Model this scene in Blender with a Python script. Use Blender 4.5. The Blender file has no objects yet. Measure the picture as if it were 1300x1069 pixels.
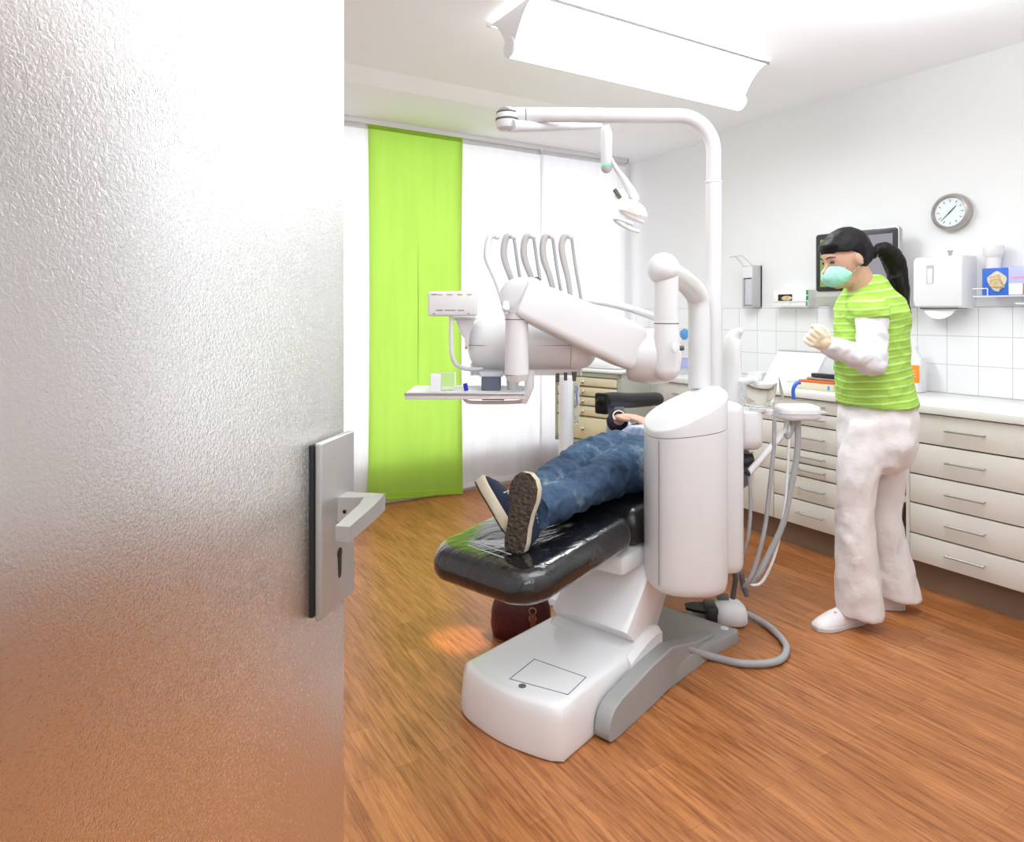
import bpy, bmesh, math, random
from mathutils import Vector, Matrix, noise
random.seed(4)
sc = bpy.context.scene
C = sc.collection
PI = math.pi
R = math.radians
# ---------------------------------------------------------------- frames
YAW = R(31.6); CH = 1.33; FPX = 860.0; UC = 650.0; VH = 396.0
cy, sy = math.cos(YAW), math.sin(YAW)
def W(xc, yc, z=0.0):                     # camera-aligned ground frame -> room frame
    return Vector((cy*xc+sy*yc, -sy*xc+cy*yc, z))
def D(xc, yc, z=0.0): return W(xc, yc, z)
def P(u, v, Y):
    return W((u-UC)/FPX*Y, Y, CH-(v-VH)/FPX*Y)
def FL(u, v, z=0.0):
    Y = (CH-z)*FPX/(v-VH)
    return W((u-UC)/FPX*Y, Y, z)
CO = W(.143, 1.98)                        # chair frame origin
ca_ = D(.643, .766).normalized(); cb_ = Vector((-ca_.y, ca_.x, 0))
def S(a, b, z=0.0): return CO + ca_*a + cb_*b + Vector((0, 0, z))
UP = Vector((0, 0, 1))
# ---------------------------------------------------------------- materials
def mat(name, col=(.8,.8,.8), rough=.5, metal=0, bump=None, coat=0, spec=.5, var=None, emit=None, trans=0, ior=1.45, alpha=1, wear=.04):
    m = bpy.data.materials.new(name); m.use_nodes = True
    nt = m.node_tree; b = nt.nodes['Principled BSDF']
    b.inputs['Base Color'].default_value = (*col, 1)
    b.inputs['Roughness'].default_value = rough
    b.inputs['Metallic'].default_value = metal
    b.inputs['Coat Weight'].default_value = coat
    b.inputs['Coat Roughness'].default_value = .05
    b.inputs['Specular IOR Level'].default_value = spec
    b.inputs['Transmission Weight'].default_value = trans
    b.inputs['IOR'].default_value = ior
    b.inputs['Alpha'].default_value = alpha
    tc = nt.nodes.new('ShaderNodeTexCoord')
    if emit:
        b.inputs['Emission Color'].default_value = (*emit[0], 1); b.inputs['Emission Strength'].default_value = emit[1]
    # gentle procedural variation of the surface colour
    if trans == 0:
        n = nt.nodes.new('ShaderNodeTexNoise'); n.inputs['Scale'].default_value = (var or (6, wear))[0]
        n.inputs['Detail'].default_value = 4
        nt.links.new(tc.outputs['Object'], n.inputs['Vector'])
        mx = nt.nodes.new('ShaderNodeMixRGB'); mx.blend_type = 'MIX'
        k = (var or (6, wear))[1]
        mx.inputs[1].default_value = (*[c*(1-k) for c in col], 1)
        mx.inputs[2].default_value = (*[min(1, c*(1+k)) for c in col], 1)
        nt.links.new(n.outputs['Fac'], mx.inputs[0]); nt.links.new(mx.outputs[0], b.inputs['Base Color'])
    if bump:
        n2 = nt.nodes.new('ShaderNodeTexNoise'); n2.inputs['Scale'].default_value = bump[0]; n2.inputs['Detail'].default_value = bump[2] if len(bump) > 2 else 3
        nt.links.new(tc.outputs['Object'], n2.inputs['Vector'])
        bp = nt.nodes.new('ShaderNodeBump'); bp.inputs['Strength'].default_value = bump[1]; bp.inputs['Distance'].default_value = bump[3] if len(bump) > 3 else .01
        nt.links.new(n2.outputs['Fac'], bp.inputs['Height']); nt.links.new(bp.outputs[0], b.inputs['Normal'])
    return m
def nodes(m): return m.node_tree.nodes, m.node_tree.links, m.node_tree.nodes['Principled BSDF']

M = {}
M['wall'] = mat('wall_paint', (.80,.80,.805), .9, bump=(160,.05), wear=.01)
M['ceil'] = mat('ceiling_paint', (.90,.90,.91), .95, bump=(90,.04), wear=.01)
M['white'] = mat('white_lacquer', (.71,.70,.705), .30, coat=.2, wear=.015)
M['whitem'] = mat('white_plastic', (.76,.76,.77), .45, wear=.015)
M['white_lit'] = mat('white_lacquer_brightened', (.80,.795,.80), .25, coat=.4, wear=.01)  # brighter copy of the white lacquer; colour raised to offset shade on the base
M['grey'] = mat('grey_plastic', (.33,.33,.32), .5, bump=(200,.05), wear=.05)
M['seam'] = mat('seam_shadow_gap', (.12,.11,.11), .7)
M['tube'] = mat('grey_silicone_tube', (.36,.365,.37), .45)
M['tubew'] = mat('white_silicone_tube', (.72,.73,.74), .4)
M['whip'] = mat('whip_arm_plastic', (.50,.48,.46), .4)
M['black'] = mat('black_vinyl', (.008,.008,.009), .33, coat=.25, bump=(60,.1))
M['pad'] = mat('black_foam_skin', (.006,.006,.006), .42, spec=.3)
M['steel'] = mat('brushed_steel', (.55,.54,.52), .32, 1.0, bump=(300,.04))
M['chrome'] = mat('chrome', (.7,.7,.7), .12, 1.0)
M['nickel'] = mat('satin_nickel', (.50,.485,.465), .42, .75, bump=(400,.05))
M['gasket'] = mat('black_rubber', (.012,.012,.012), .7)
M['cab'] = mat('cabinet_laminate', (.76,.73,.675), .5, wear=.01)
M['cabin'] = mat('cabinet_interior', (.10,.07,.05), .7)
M['top'] = mat('worktop_laminate', (.82,.81,.79), .22, bump=(40,.02), wear=.01)
M['kick'] = mat('brown_plinth', (.23,.155,.11), .4, var=(3,.15))
M['beige'] = mat('beige_drawer_front', (.66,.59,.40), .5)
M['greygreen'] = mat('grey_green_carcass', (.38,.39,.33), .5)
M['skin'] = mat('skin', (.62,.36,.26), .5, bump=(90,.08), wear=.08)
M['hair'] = mat('black_hair', (.008,.006,.006), .5, spec=.25, var=(40,.4))
M['glove'] = mat('latex_glove', (.78,.66,.48), .5, bump=(60,.2))
M['cottonw'] = mat('white_cotton', (.78,.77,.79), .9, bump=(14,.5,5,.02))
M['trouser'] = mat('white_trousers', (.80,.76,.75), .9, bump=(9,.45,5,.03))
M['mask'] = mat('mint_mask', (.36,.72,.58), .8, bump=(30,.4))
M['clog'] = mat('white_clog', (.76,.72,.73), .45)
M['eye'] = mat('eye', (.03,.02,.015), .2)
M['denim2'] = mat('dark_cuff', (.01,.012,.02), .8)
M['rubber'] = mat('cream_rubber', (.60,.53,.40), .7, var=(30,.12))
M['soleb'] = mat('brown_outsole', (.06,.042,.030), .7, bump=(70,1.0,2,.02), var=(50,.35))
M['canvas'] = mat('navy_canvas', (.012,.018,.045), .85, bump=(200,.2))
M['lace'] = mat('white_lace', (.62,.60,.56), .9)
M['bag'] = mat('burgundy_leather', (.075,.008,.010), .4, bump=(40,.4))
M['gold'] = mat('brass', (.6,.38,.2), .3, 1)
M['blue'] = mat('blue_plastic', (.03,.12,.55), .35)
M['bluel'] = mat('light_blue_plastic', (.10,.30,.62), .3)
M['orange'] = mat('orange_label', (.95,.27,.02), .5)
M['orangep'] = mat('orange_print', (.65,.14,.03), .5)
M['cream'] = mat('cream_card', (.68,.62,.45), .6)
M['darkp'] = mat('dark_plastic', (.03,.03,.035), .35)
M['bluebox'] = mat('blue_card', (.035,.15,.62), .5, var=(25,.35))
M['lav'] = mat('lavender_card', (.48,.50,.78), .5)
M['red'] = mat('red_ink', (.75,.10,.05), .5)
M['pink'] = mat('pink_ink', (.80,.35,.45), .6)
M['green'] = mat('green_card', (.01,.32,.08), .5)
M['paper'] = mat('paper', (.84,.84,.82), .9)
M['tan'] = mat('glove_stack', (.72,.58,.34), .8, bump=(80,1,3,.02), var=(60,.3))
M['dispg'] = mat('dispenser_grey', (.47,.475,.46), .4)
M['bottleb'] = mat('cartridge_grey', (.56,.57,.64), .35)
M['clockf'] = mat('clock_face', (.74,.80,.82), .4)
M['clockr'] = mat('clock_case', (.44,.40,.38), .33, .7)
M['hand'] = mat('clock_hand', (.03,.05,.07), .5)
M['jar'] = mat('dark_tin', (.12,.13,.18), .35)
M['violet'] = mat('violet_liner', (.35,.37,.62), .5)
M['lampglass'] = mat('lamp_reflector', (.85,.72,.62), .25, emit=((1,.78,.62), 1.1))
M['greenled'] = mat('green_led', (.1,.7,.35), .4, emit=((.15,.9,.45), .5))
M['diff'] = mat('lit_diffuser', (.9,.9,.9), .6, emit=((1,.99,.98), 3.2))
M['screen_g'] = mat('screen_green', (.05,.07,.02), .3, emit=((.30,.47,.10), .62))
M['screen_v'] = mat('screen_lilac', (.05,.05,.05), .25, emit=((.40,.38,.44), .65))
M['glass'] = mat('clear_glass', (.99,1,.99), .03, trans=1, ior=1.2)
M['clearp'] = mat('clear_plastic', (.86,.86,.86), .08, trans=.85, ior=1.1)

def denim():
    m = mat('denim', (.05,.10,.2), .9, bump=(18,.7,6,.025)); N, L, b = nodes(m)
    tc = N.new('ShaderNodeTexCoord')
    n = N.new('ShaderNodeTexNoise'); n.inputs['Scale'].default_value = 7; n.inputs['Detail'].default_value = 8; n.inputs['Roughness'].default_value = .62
    r = N.new('ShaderNodeValToRGB'); e = r.color_ramp.elements
    e[0].position = .36; e[0].color = (.016,.035,.075,1); e[1].position = .68; e[1].color = (.30,.37,.42,1)
    x = e.new(.55); x.color = (.055,.105,.18,1)
    L.new(tc.outputs['Object'], n.inputs['Vector']); L.new(n.outputs['Fac'], r.inputs[0]); L.new(r.outputs[0], b.inputs['Base Color'])
    return m
M['denim'] = denim()
def stripes(name, c1, c2, c3, per, width, ax=2):
    m = mat(name, c1, .85, bump=(12,.6,5,.03)); N, L, b = nodes(m)
    tc = N.new('ShaderNodeTexCoord'); sp = N.new('ShaderNodeSeparateXYZ'); L.new(tc.outputs['Object'], sp.inputs[0])
    n = N.new('ShaderNodeTexNoise'); n.inputs['Scale'].default_value = 5; L.new(tc.outputs['Object'], n.inputs['Vector'])
    ad = N.new('ShaderNodeMath'); ad.operation = 'MULTIPLY_ADD'; ad.inputs[1].default_value = .03
    L.new(n.outputs['Fac'], ad.inputs[0])
    if ax == 2:
        t1 = N.new('ShaderNodeVectorMath'); t1.operation = 'DOT_PRODUCT'; t1.inputs[1].default_value = (-.852*.14, .524*.14, 1); L.new(tc.outputs['Object'], t1.inputs[0]); L.new(t1.outputs['Value'], ad.inputs[2])
    else: L.new(sp.outputs[ax], ad.inputs[2])
    def wave(p, w, ph):
        d = N.new('ShaderNodeMath'); d.operation = 'MULTIPLY_ADD'; d.inputs[1].default_value = 1/p; d.inputs[2].default_value = ph; L.new(ad.outputs[0], d.inputs[0])
        f = N.new('ShaderNodeMath'); f.operation = 'FRACT'; L.new(d.outputs[0], f.inputs[0])
        l = N.new('ShaderNodeMath'); l.operation = 'LESS_THAN'; l.inputs[1].default_value = w; L.new(f.outputs[0], l.inputs[0]); return l
    w1 = wave(per, width, 0); w2 = wave(per, .5, .3)
    m1 = N.new('ShaderNodeMixRGB'); m1.inputs[1].default_value = (*c1,1); m1.inputs[2].default_value = (*c3,1); L.new(w2.outputs[0], m1.inputs[0])
    m2 = N.new('ShaderNodeMixRGB'); m2.inputs[2].default_value = (*c2,1); L.new(m1.outputs[0], m2.inputs[1]); L.new(w1.outputs[0], m2.inputs[0])
    L.new(m2.outputs[0], b.inputs['Base Color']); return m
M['tunic'] = stripes('green_striped_cotton', (.38,.63,.085), (.56,.76,.28), (.32,.57,.065), .031, .22)
M['shirt'] = stripes('pale_blue_shirt', (.52,.57,.80), (.62,.66,.86), (.46,.50,.74), .012, .3, 0)

def curtain_mat(name, col, tcol, tr):
    m = bpy.data.materials.new(name); m.use_nodes = True; N = m.node_tree.nodes; L = m.node_tree.links
    N.remove(N['Principled BSDF']); out = N['Material Output']
    d = N.new('ShaderNodeBsdfDiffuse'); t = N.new('ShaderNodeBsdfTranslucent'); mx = N.new('ShaderNodeMixShader')
    d.inputs[0].default_value = (*col,1); t.inputs[0].default_value = (*tcol,1); mx.inputs[0].default_value = tr
    tc = N.new('ShaderNodeTexCoord'); mp = N.new('ShaderNodeMapping'); mp.inputs['Scale'].default_value = (7,7,.7)
    n = N.new('ShaderNodeTexNoise'); n.inputs['Scale'].default_value = 2; n.inputs['Detail'].default_value = 3
    L.new(tc.outputs['Object'], mp.inputs[0]); L.new(mp.outputs[0], n.inputs['Vector'])
    for sh, c, k in ((d, col, .07), (t, tcol, .10)):
        q = N.new('ShaderNodeMixRGB'); q.inputs[1].default_value = (*[x*(1-k) for x in c],1); q.inputs[2].default_value = (*[min(1,x*(1+k)) for x in c],1)
        L.new(n.outputs['Fac'], q.inputs[0]); L.new(q.outputs[0], sh.inputs[0])
    bp = N.new('ShaderNodeBump'); bp.inputs['Strength'].default_value = .25; bp.inputs['Distance'].default_value = .02
    L.new(n.outputs['Fac'], bp.inputs['Height']); L.new(bp.outputs[0], d.inputs['Normal'])
    L.new(d.outputs[0], mx.inputs[1]); L.new(t.outputs[0], mx.inputs[2]); L.new(mx.outputs[0], out.inputs[0])
    return m
M['curtw'] = curtain_mat('white_panel_fabric', (.84,.83,.835), (.84,.84,.86), .30)
M['curtg'] = curtain_mat('lime_panel_fabric', (.58,.82,.15), (.44,.55,.20), .34)
M['hemg'] = curtain_mat('lime_hem_fabric', (.38,.60,.06), (.40,.60,.06), .3)

def floor_mat():
    m = mat('oak_laminate_floor', (.5,.2,.08), .33); N, L, b = nodes(m)
    tc = N.new('ShaderNodeTexCoord'); mp = N.new('ShaderNodeMapping'); mp.inputs['Rotation'].default_value = (0,0,PI/2)
    L.new(tc.outputs['Object'], mp.inputs[0])
    br = N.new('ShaderNodeTexBrick'); br.inputs['Scale'].default_value = 1; br.inputs['Brick Width'].default_value = .62; br.inputs['Row Height'].default_value = .068
    br.inputs['Mortar Size'].default_value = .0009; br.inputs['Bias'].default_value = 0; br.offset = .37
    br.inputs['Color1'].default_value = (.36,.138,.043,1); br.inputs['Color2'].default_value = (.47,.19,.066,1); br.inputs['Mortar'].default_value = (.30,.11,.035,1)
    L.new(mp.outputs[0], br.inputs['Vector'])
    mp2 = N.new('ShaderNodeMapping'); mp2.inputs['Scale'].default_value = (14, .9, 1); L.new(tc.outputs['Object'], mp2.inputs[0])
    n = N.new('ShaderNodeTexNoise'); n.inputs['Scale'].default_value = 5; n.inputs['Detail'].default_value = 9; n.inputs['Roughness'].default_value = .68; n.inputs['Distortion'].default_value = .7
    L.new(mp2.outputs[0], n.inputs['Vector'])
    r = N.new('ShaderNodeValToRGB'); e = r.color_ramp.elements; e[0].position = .36; e[0].color = (.60,.50,.44,1); e[1].position = .60; e[1].color = (1.12,1.12,1.12,1)
    L.new(n.outputs['Fac'], r.inputs[0])
    mu = N.new('ShaderNodeMixRGB'); mu.blend_type = 'MULTIPLY'; mu.inputs[0].default_value = 1; L.new(br.outputs['Color'], mu.inputs[1]); L.new(r.outputs[0], mu.inputs[2])
    L.new(mu.outputs[0], b.inputs['Base Color'])
    bp = N.new('ShaderNodeBump'); bp.inputs['Strength'].default_value = .08; bp.inputs['Distance'].default_value = .003; L.new(n.outputs['Fac'], bp.inputs['Height']); L.new(bp.outputs[0], b.inputs['Normal'])
    return m
M['floor'] = floor_mat()
def tile_mat():
    m = mat('white_wall_tiles', (.8,.8,.8), .15); N, L, b = nodes(m)
    tc = N.new('ShaderNodeTexCoord'); sp = N.new('ShaderNodeSeparateXYZ'); cb = N.new('ShaderNodeCombineXYZ')
    L.new(tc.outputs['Object'], sp.inputs[0])
    a = N.new('ShaderNodeMath'); a.inputs[1].default_value = -.038+1.55; L.new(sp.outputs[1], a.inputs[0]); L.new(a.outputs[0], cb.inputs[0])
    a2 = N.new('ShaderNodeMath'); a2.inputs[1].default_value = -.115+1.55; L.new(sp.outputs[2], a2.inputs[0]); L.new(a2.outputs[0], cb.inputs[1])
    br = N.new('ShaderNodeTexBrick'); br.offset = 0; br.inputs['Scale'].default_value = 1; br.inputs['Brick Width'].default_value = .155; br.inputs['Row Height'].default_value = .155
    br.inputs['Mortar Size'].default_value = .0022; br.inputs['Color1'].default_value = (.80,.80,.81,1); br.inputs['Color2'].default_value = (.82,.82,.83,1); br.inputs['Mortar'].default_value = (.58,.57,.56,1)
    L.new(cb.outputs[0], br.inputs['Vector']); L.new(br.outputs['Color'], b.inputs['Base Color']); return m
M['tile'] = tile_mat()
def frosted():
    m = mat('textured_privacy_glass', (.93,.93,.92), .42, trans=1, ior=1.16); N, L, b = nodes(m)
    tc = N.new('ShaderNodeTexCoord')
    n = N.new('ShaderNodeTexNoise'); n.inputs['Scale'].default_value = 260; n.inputs['Detail'].default_value = 2; n.inputs['Distortion'].default_value = .6
    L.new(tc.outputs['Object'], n.inputs['Vector'])
    bp = N.new('ShaderNodeBump'); bp.inputs['Strength'].default_value = .34; bp.inputs['Distance'].default_value = .003
    L.new(n.outputs['Fac'], bp.inputs['Height']); L.new(bp.outputs[0], b.inputs['Normal']); return m
M['frost'] = frosted()
def cover_mat():
    m = mat('black_vinyl_under_film', (.008,.008,.009), .16, coat=.8, spec=.5); N, L, b = nodes(m)
    tc = N.new('ShaderNodeTexCoord'); mp = N.new('ShaderNodeMapping'); mp.inputs['Scale'].default_value = (6,14,3)
    mp.inputs['Rotation'].default_value = (0,0,-math.atan2(ca_.y, ca_.x))
    n = N.new('ShaderNodeTexNoise'); n.inputs['Scale'].default_value = 1.6; n.inputs['Detail'].default_value = 4; n.inputs['Distortion'].default_value = 1.5
    L.new(tc.outputs['Object'], mp.inputs[0]); L.new(mp.outputs[0], n.inputs['Vector'])
    bp = N.new('ShaderNodeBump'); bp.inputs['Strength'].default_value = .32; bp.inputs['Distance'].default_value = .011
    L.new(n.outputs['Fac'], bp.inputs['Height']); L.new(bp.outputs[0], b.inputs['Normal']); L.new(bp.outputs[0], b.inputs['Coat Normal']); return m
M['cover'] = cover_mat()

# ---------------------------------------------------------------- mesh helpers
def nb(): return bmesh.new()
def merge(bm, t, mi=0):
    for f in t.faces: f.material_index = mi
    me = bpy.data.meshes.new('tmp'); t.to_mesh(me); t.free(); bm.from_mesh(me); bpy.data.meshes.remove(me)
def box(bm, lo, hi, bev=0, mi=0, X=None, Y=None, Z=None, O=None, seg=2):
    """box lo..hi; with axes X,Y,Z and origin O given the corners are read in that frame"""
    t = nb(); bmesh.ops.create_cube(t, size=1)
    for v in t.verts:
        v.co = Vector([lo[i]+(hi[i]-lo[i])*(v.co[i]+.5) for i in range(3)])
    if bev > 0: bmesh.ops.bevel(t, geom=list(t.edges), offset=bev, segments=seg, profile=.5, affect='EDGES', clamp_overlap=True)
    if X is not None:
        for v in t.verts: v.co = O + X*v.co.x + Y*v.co.y + Z*v.co.z
    merge(bm, t, mi)
def frame_of(d, ref=None):
    d = d.normalized(); ref = ref or (UP if abs(d.z) < .9 else Vector((1,0,0)))
    x = ref.cross(d).normalized(); return x, d.cross(x).normalized()
def loft(bm, rings, cap0=True, cap1=True, mi=0, closed=True):
    t = nb(); vs = [[t.verts.new(p) for p in r] for r in rings]; n = len(rings[0])
    for i in range(len(rings)-1):
        for j in range(n if closed else n-1):
            t.faces.new((vs[i][j], vs[i][(j+1)%n], vs[i+1][(j+1)%n], vs[i+1][j]))
    if cap0: t.faces.new(vs[0][::-1])
    if cap1: t.faces.new(vs[-1])
    bmesh.ops.recalc_face_normals(t, faces=list(t.faces)); merge(bm, t, mi)
def smooth_path(pts, k=6):
    pts = [Vector(p) for p in pts]
    if len(pts) < 3: return pts
    out = []
    for i in range(len(pts)-1):
        p0 = pts[max(i-1,0)]; p1 = pts[i]; p2 = pts[i+1]; p3 = pts[min(i+2,len(pts)-1)]
        for s in range(k):
            t = s/k
            out.append(.5*((2*p1)+(p2-p0)*t+(2*p0-5*p1+4*p2-p3)*t*t+(3*p1-p0-3*p2+p3)*t**3))
    out.append(pts[-1]); return out
def tube(bm, pts, r, n=16, mi=0, smooth=0, round_ends=False, flat=1.0, ref=None):
    pts = [Vector(p) for p in pts]
    rs = r if isinstance(r, (list, tuple)) else [r]*len(pts)
    if smooth:
        q = [Vector((x, 0, 0)) for x in rs]; rs = [v.x for v in smooth_path(q, smooth)]; pts = smooth_path(pts, smooth)
    rings = []; xprev = None
    m = len(pts)
    if round_ends:
        d0 = (pts[1]-pts[0]).normalized(); d1 = (pts[-1]-pts[-2]).normalized()
        pre = [(pts[0]-d0*rs[0]*math.sin(a), max(1e-4, rs[0]*math.cos(a))) for a in (R(85),R(60),R(35),R(15))]
        post = [(pts[-1]+d1*rs[-1]*math.sin(a), max(1e-4, rs[-1]*math.cos(a))) for a in (R(15),R(35),R(60),R(85))]
        pts = [p for p,_ in pre]+pts+[p for p,_ in post]; rs = [a for _,a in pre]+list(rs)+[a for _,a in post]; m = len(pts)
    for i, p in enumerate(pts):
        d = (pts[min(i+1,m-1)]-pts[max(i-1,0)])
        if d.length < 1e-9: d = UP
        d.normalize()
        if xprev is None: x, y = frame_of(d, ref)
        else:
            x = (xprev - d*xprev.dot(d)).normalized(); y = d.cross(x).normalized()
        xprev = x
        rings.append([p + x*(rs[i]*math.cos(2*PI*j/n)) + y*(rs[i]*flat*math.sin(2*PI*j/n)) for j in range(n)])
    loft(bm, rings, mi=mi)
def lathe(bm, prof, c, X=Vector((1,0,0)), Y=Vector((0,1,0)), Z=UP, n=40, mi=0, sx=1, syy=1):
    c = Vector(c)
    rings = [[c + X*(max(r,1e-4)*sx*math.cos(2*PI*j/n)) + Y*(max(r,1e-4)*syy*math.sin(2*PI*j/n)) + Z*z for j in range(n)] for r, z in prof]
    loft(bm, rings, mi=mi)
def ell(bm, c, r, X=Vector((1,0,0)), Y=Vector((0,1,0)), Z=UP, n=24, mi=0):
    lathe(bm, [(math.cos(R(a)), r[2]*math.sin(R(a))) for a in range(-88, 89, 11)], c, X*r[0], Y*r[1], Z, n, mi)
def rrect(w, h, r, n=6):
    out = []
    for cx_, cy_, a0 in ((w-r,h-r,0),(-w+r,h-r,90),(-w+r,-h+r,180),(w-r,-h+r,270)):
        for k in range(n+1):
            a = R(a0+90*k/n); out.append((cx_+r*math.cos(a), cy_+r*math.sin(a)))
    return out
def prism(bm, outline, O, X, Y, Z, z0, z1, e=.004, mi=0):
    """outline (2-D, in X,Y) pushed along Z with softened rims"""
    n = len(outline); cx_ = sum(p[0] for p in outline)/n; cy_ = sum(p[1] for p in outline)/n
    def ring(ins, z):
        o = []
        for x, y in outline:
            d = math.hypot(x-cx_, y-cy_) or 1; k = max(0, (d-ins)/d); o.append(O+X*(cx_+(x-cx_)*k)+Y*(cy_+(y-cy_)*k)+Z*z)
        return o
    loft(bm, [ring(e, z0), ring(e*.3, z0+e*.3), ring(0, z0+e), ring(0, z1-e), ring(e*.3, z1-e*.3), ring(e, z1)], mi=mi)

WL = {}
def part(name, bm, mats, parent=None, loc=None, ang=35, flat=False, label=None):
    me = bpy.data.meshes.new(name)
    base = Vector(loc) if loc is not None else (WL[parent.name] if parent else Vector((0,0,0)))
    bmesh.ops.translate(bm, vec=-base, verts=list(bm.verts)); bm.to_mesh(me); bm.free()
    for m in (mats if isinstance(mats, list) else [mats]): me.materials.append(m)
    if not flat:
        for p in me.polygons: p.use_smooth = True
        me.set_sharp_from_angle(angle=R(ang))
    o = bpy.data.objects.new(name, me); C.objects.link(o)
    if parent: o.parent = parent; o.location = base-WL[parent.name]
    else: o.location = base
    WL[o.name] = base
    if label: o['label'] = label
    return o
def thing(name, label, cat, loc, group=None):
    o = bpy.data.objects.new(name, None); C.objects.link(o); o.location = loc; o.empty_display_size = .1
    WL[o.name] = Vector(loc); o['label'] = label; o['category'] = cat
    if group: o['group'] = group
    return o
def tag(o, label, cat, group=None):
    o['label'] = label; o['category'] = cat
    if group: o['group'] = group
    return o
def struct(name, bm, m, parent=None, **k):
    o = part(name, bm, m, parent, **k)
    if not parent: o['kind'] = 'structure'
    return o
def organic(name, bm, voxel, it, m, parent=None, amp=0, fr=8, ang=180, label=None, stretch=None, post=None):
    me = bpy.data.meshes.new('tmp'); bm.to_mesh(me); bm.free()
    o = bpy.data.objects.new('tmp', me); C.objects.link(o)
    r = o.modifiers.new('r', 'REMESH'); r.mode = 'VOXEL'; r.voxel_size = voxel; r.adaptivity = 0
    if it: s = o.modifiers.new('s', 'SMOOTH'); s.factor = .5; s.iterations = it
    dg = bpy.context.evaluated_depsgraph_get(); dg.update()
    m2 = bpy.data.meshes.new_from_object(o.evaluated_get(dg), depsgraph=dg)
    bpy.data.objects.remove(o); bpy.data.meshes.remove(me)
    b2 = nb(); b2.from_mesh(m2); bpy.data.meshes.remove(m2)
    if amp:
        b2.normal_update(); st = stretch or (1,1,1)
        off = []
        for v in b2.verts:
            q = Vector((v.co.x*st[0], v.co.y*st[1], v.co.z*st[2]))*fr
            off.append(v.normal*amp*(noise.noise(q)+.5*noise.noise(q*2.3)))
        for v, d in zip(b2.verts, off): v.co += d
    if post: post(b2)
    return part(name, b2, m, parent, ang=ang, label=label)

# ================================================================ ROOM
XW, YF, YN, XL, HC = 3.95, 4.47, .10, -.75, 2.68
b = nb(); box(b, (XL-.2, -2.2, -.1), (XW+.2, YF+.2, 0)); struct('floor', b, M['floor'], flat=True)
b = nb(); box(b, (XL-.2, -.05, HC), (XW+.2, YF+.2, HC+.15)); struct('ceiling', b, M['ceil'], flat=True)
b = nb(); box(b, (XW, -.05, 0), (XW+.2, YF+.2, HC)); struct('wall_right', b, M['wall'], flat=True)
b = nb(); box(b, (XL-.2, -.05, 0), (XL, YF+.2, HC)); struct('wall_left', b, M['wall'], flat=True)
# near wall with doorway behind the camera's view
b = nb()
box(b, (XL, -.05, 0), (-.36, YN, HC)); box(b, (1.05, -.05, 0), (XW, YN, HC)); box(b, (-.36, -.05, 2.08), (1.05, YN, HC))
struct('wall_near', b, M['wall'], flat=True)
# window wall with one wide opening
wx0, wx1, wz0, wz1 = .35, 3.82, .30, 2.56
b = nb()
box(b, (XL, YF, 0), (wx0, YF+.2, HC)); box(b, (wx1, YF, 0), (XW, YF+.2, HC)); box(b, (wx0, YF, 0), (wx1, YF+.2, wz0)); box(b, (wx0, YF, wz1), (wx1, YF+.2, HC))
struct('wall_far', b, M['wall'], flat=True)
b = nb()
for x in (wx0+.03, wx0+1.17, wx0+2.35, wx1-.03): box(b, (x-.03, YF+.13, wz0), (x+.03, YF+.18, wz1))
box(b, (wx0, YF+.13, wz0), (wx1, YF+.18, wz0+.06)); box(b, (wx0, YF+.13, wz1-.06), (wx1, YF+.18, wz1))
wf = struct('window_1', b, M['whitem'], flat=True)
# dropped soffit in front of the windows with a sloping face
b = nb()
t = nb(); prof = [(3.60, HC), (3.72, 2.622), (YF, 2.628), (YF, HC)]
loft(b, [[Vector((x, y, z)) for y, z in prof] for x in (XL, XW)])
struct('trim_1', b, M['ceil'], flat=True)
b = nb(); box(b, (XW-.006, .3, .889), (XW, YF, 1.357), .001); struct('trim_2', b, M['tile'], flat=True)

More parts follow.
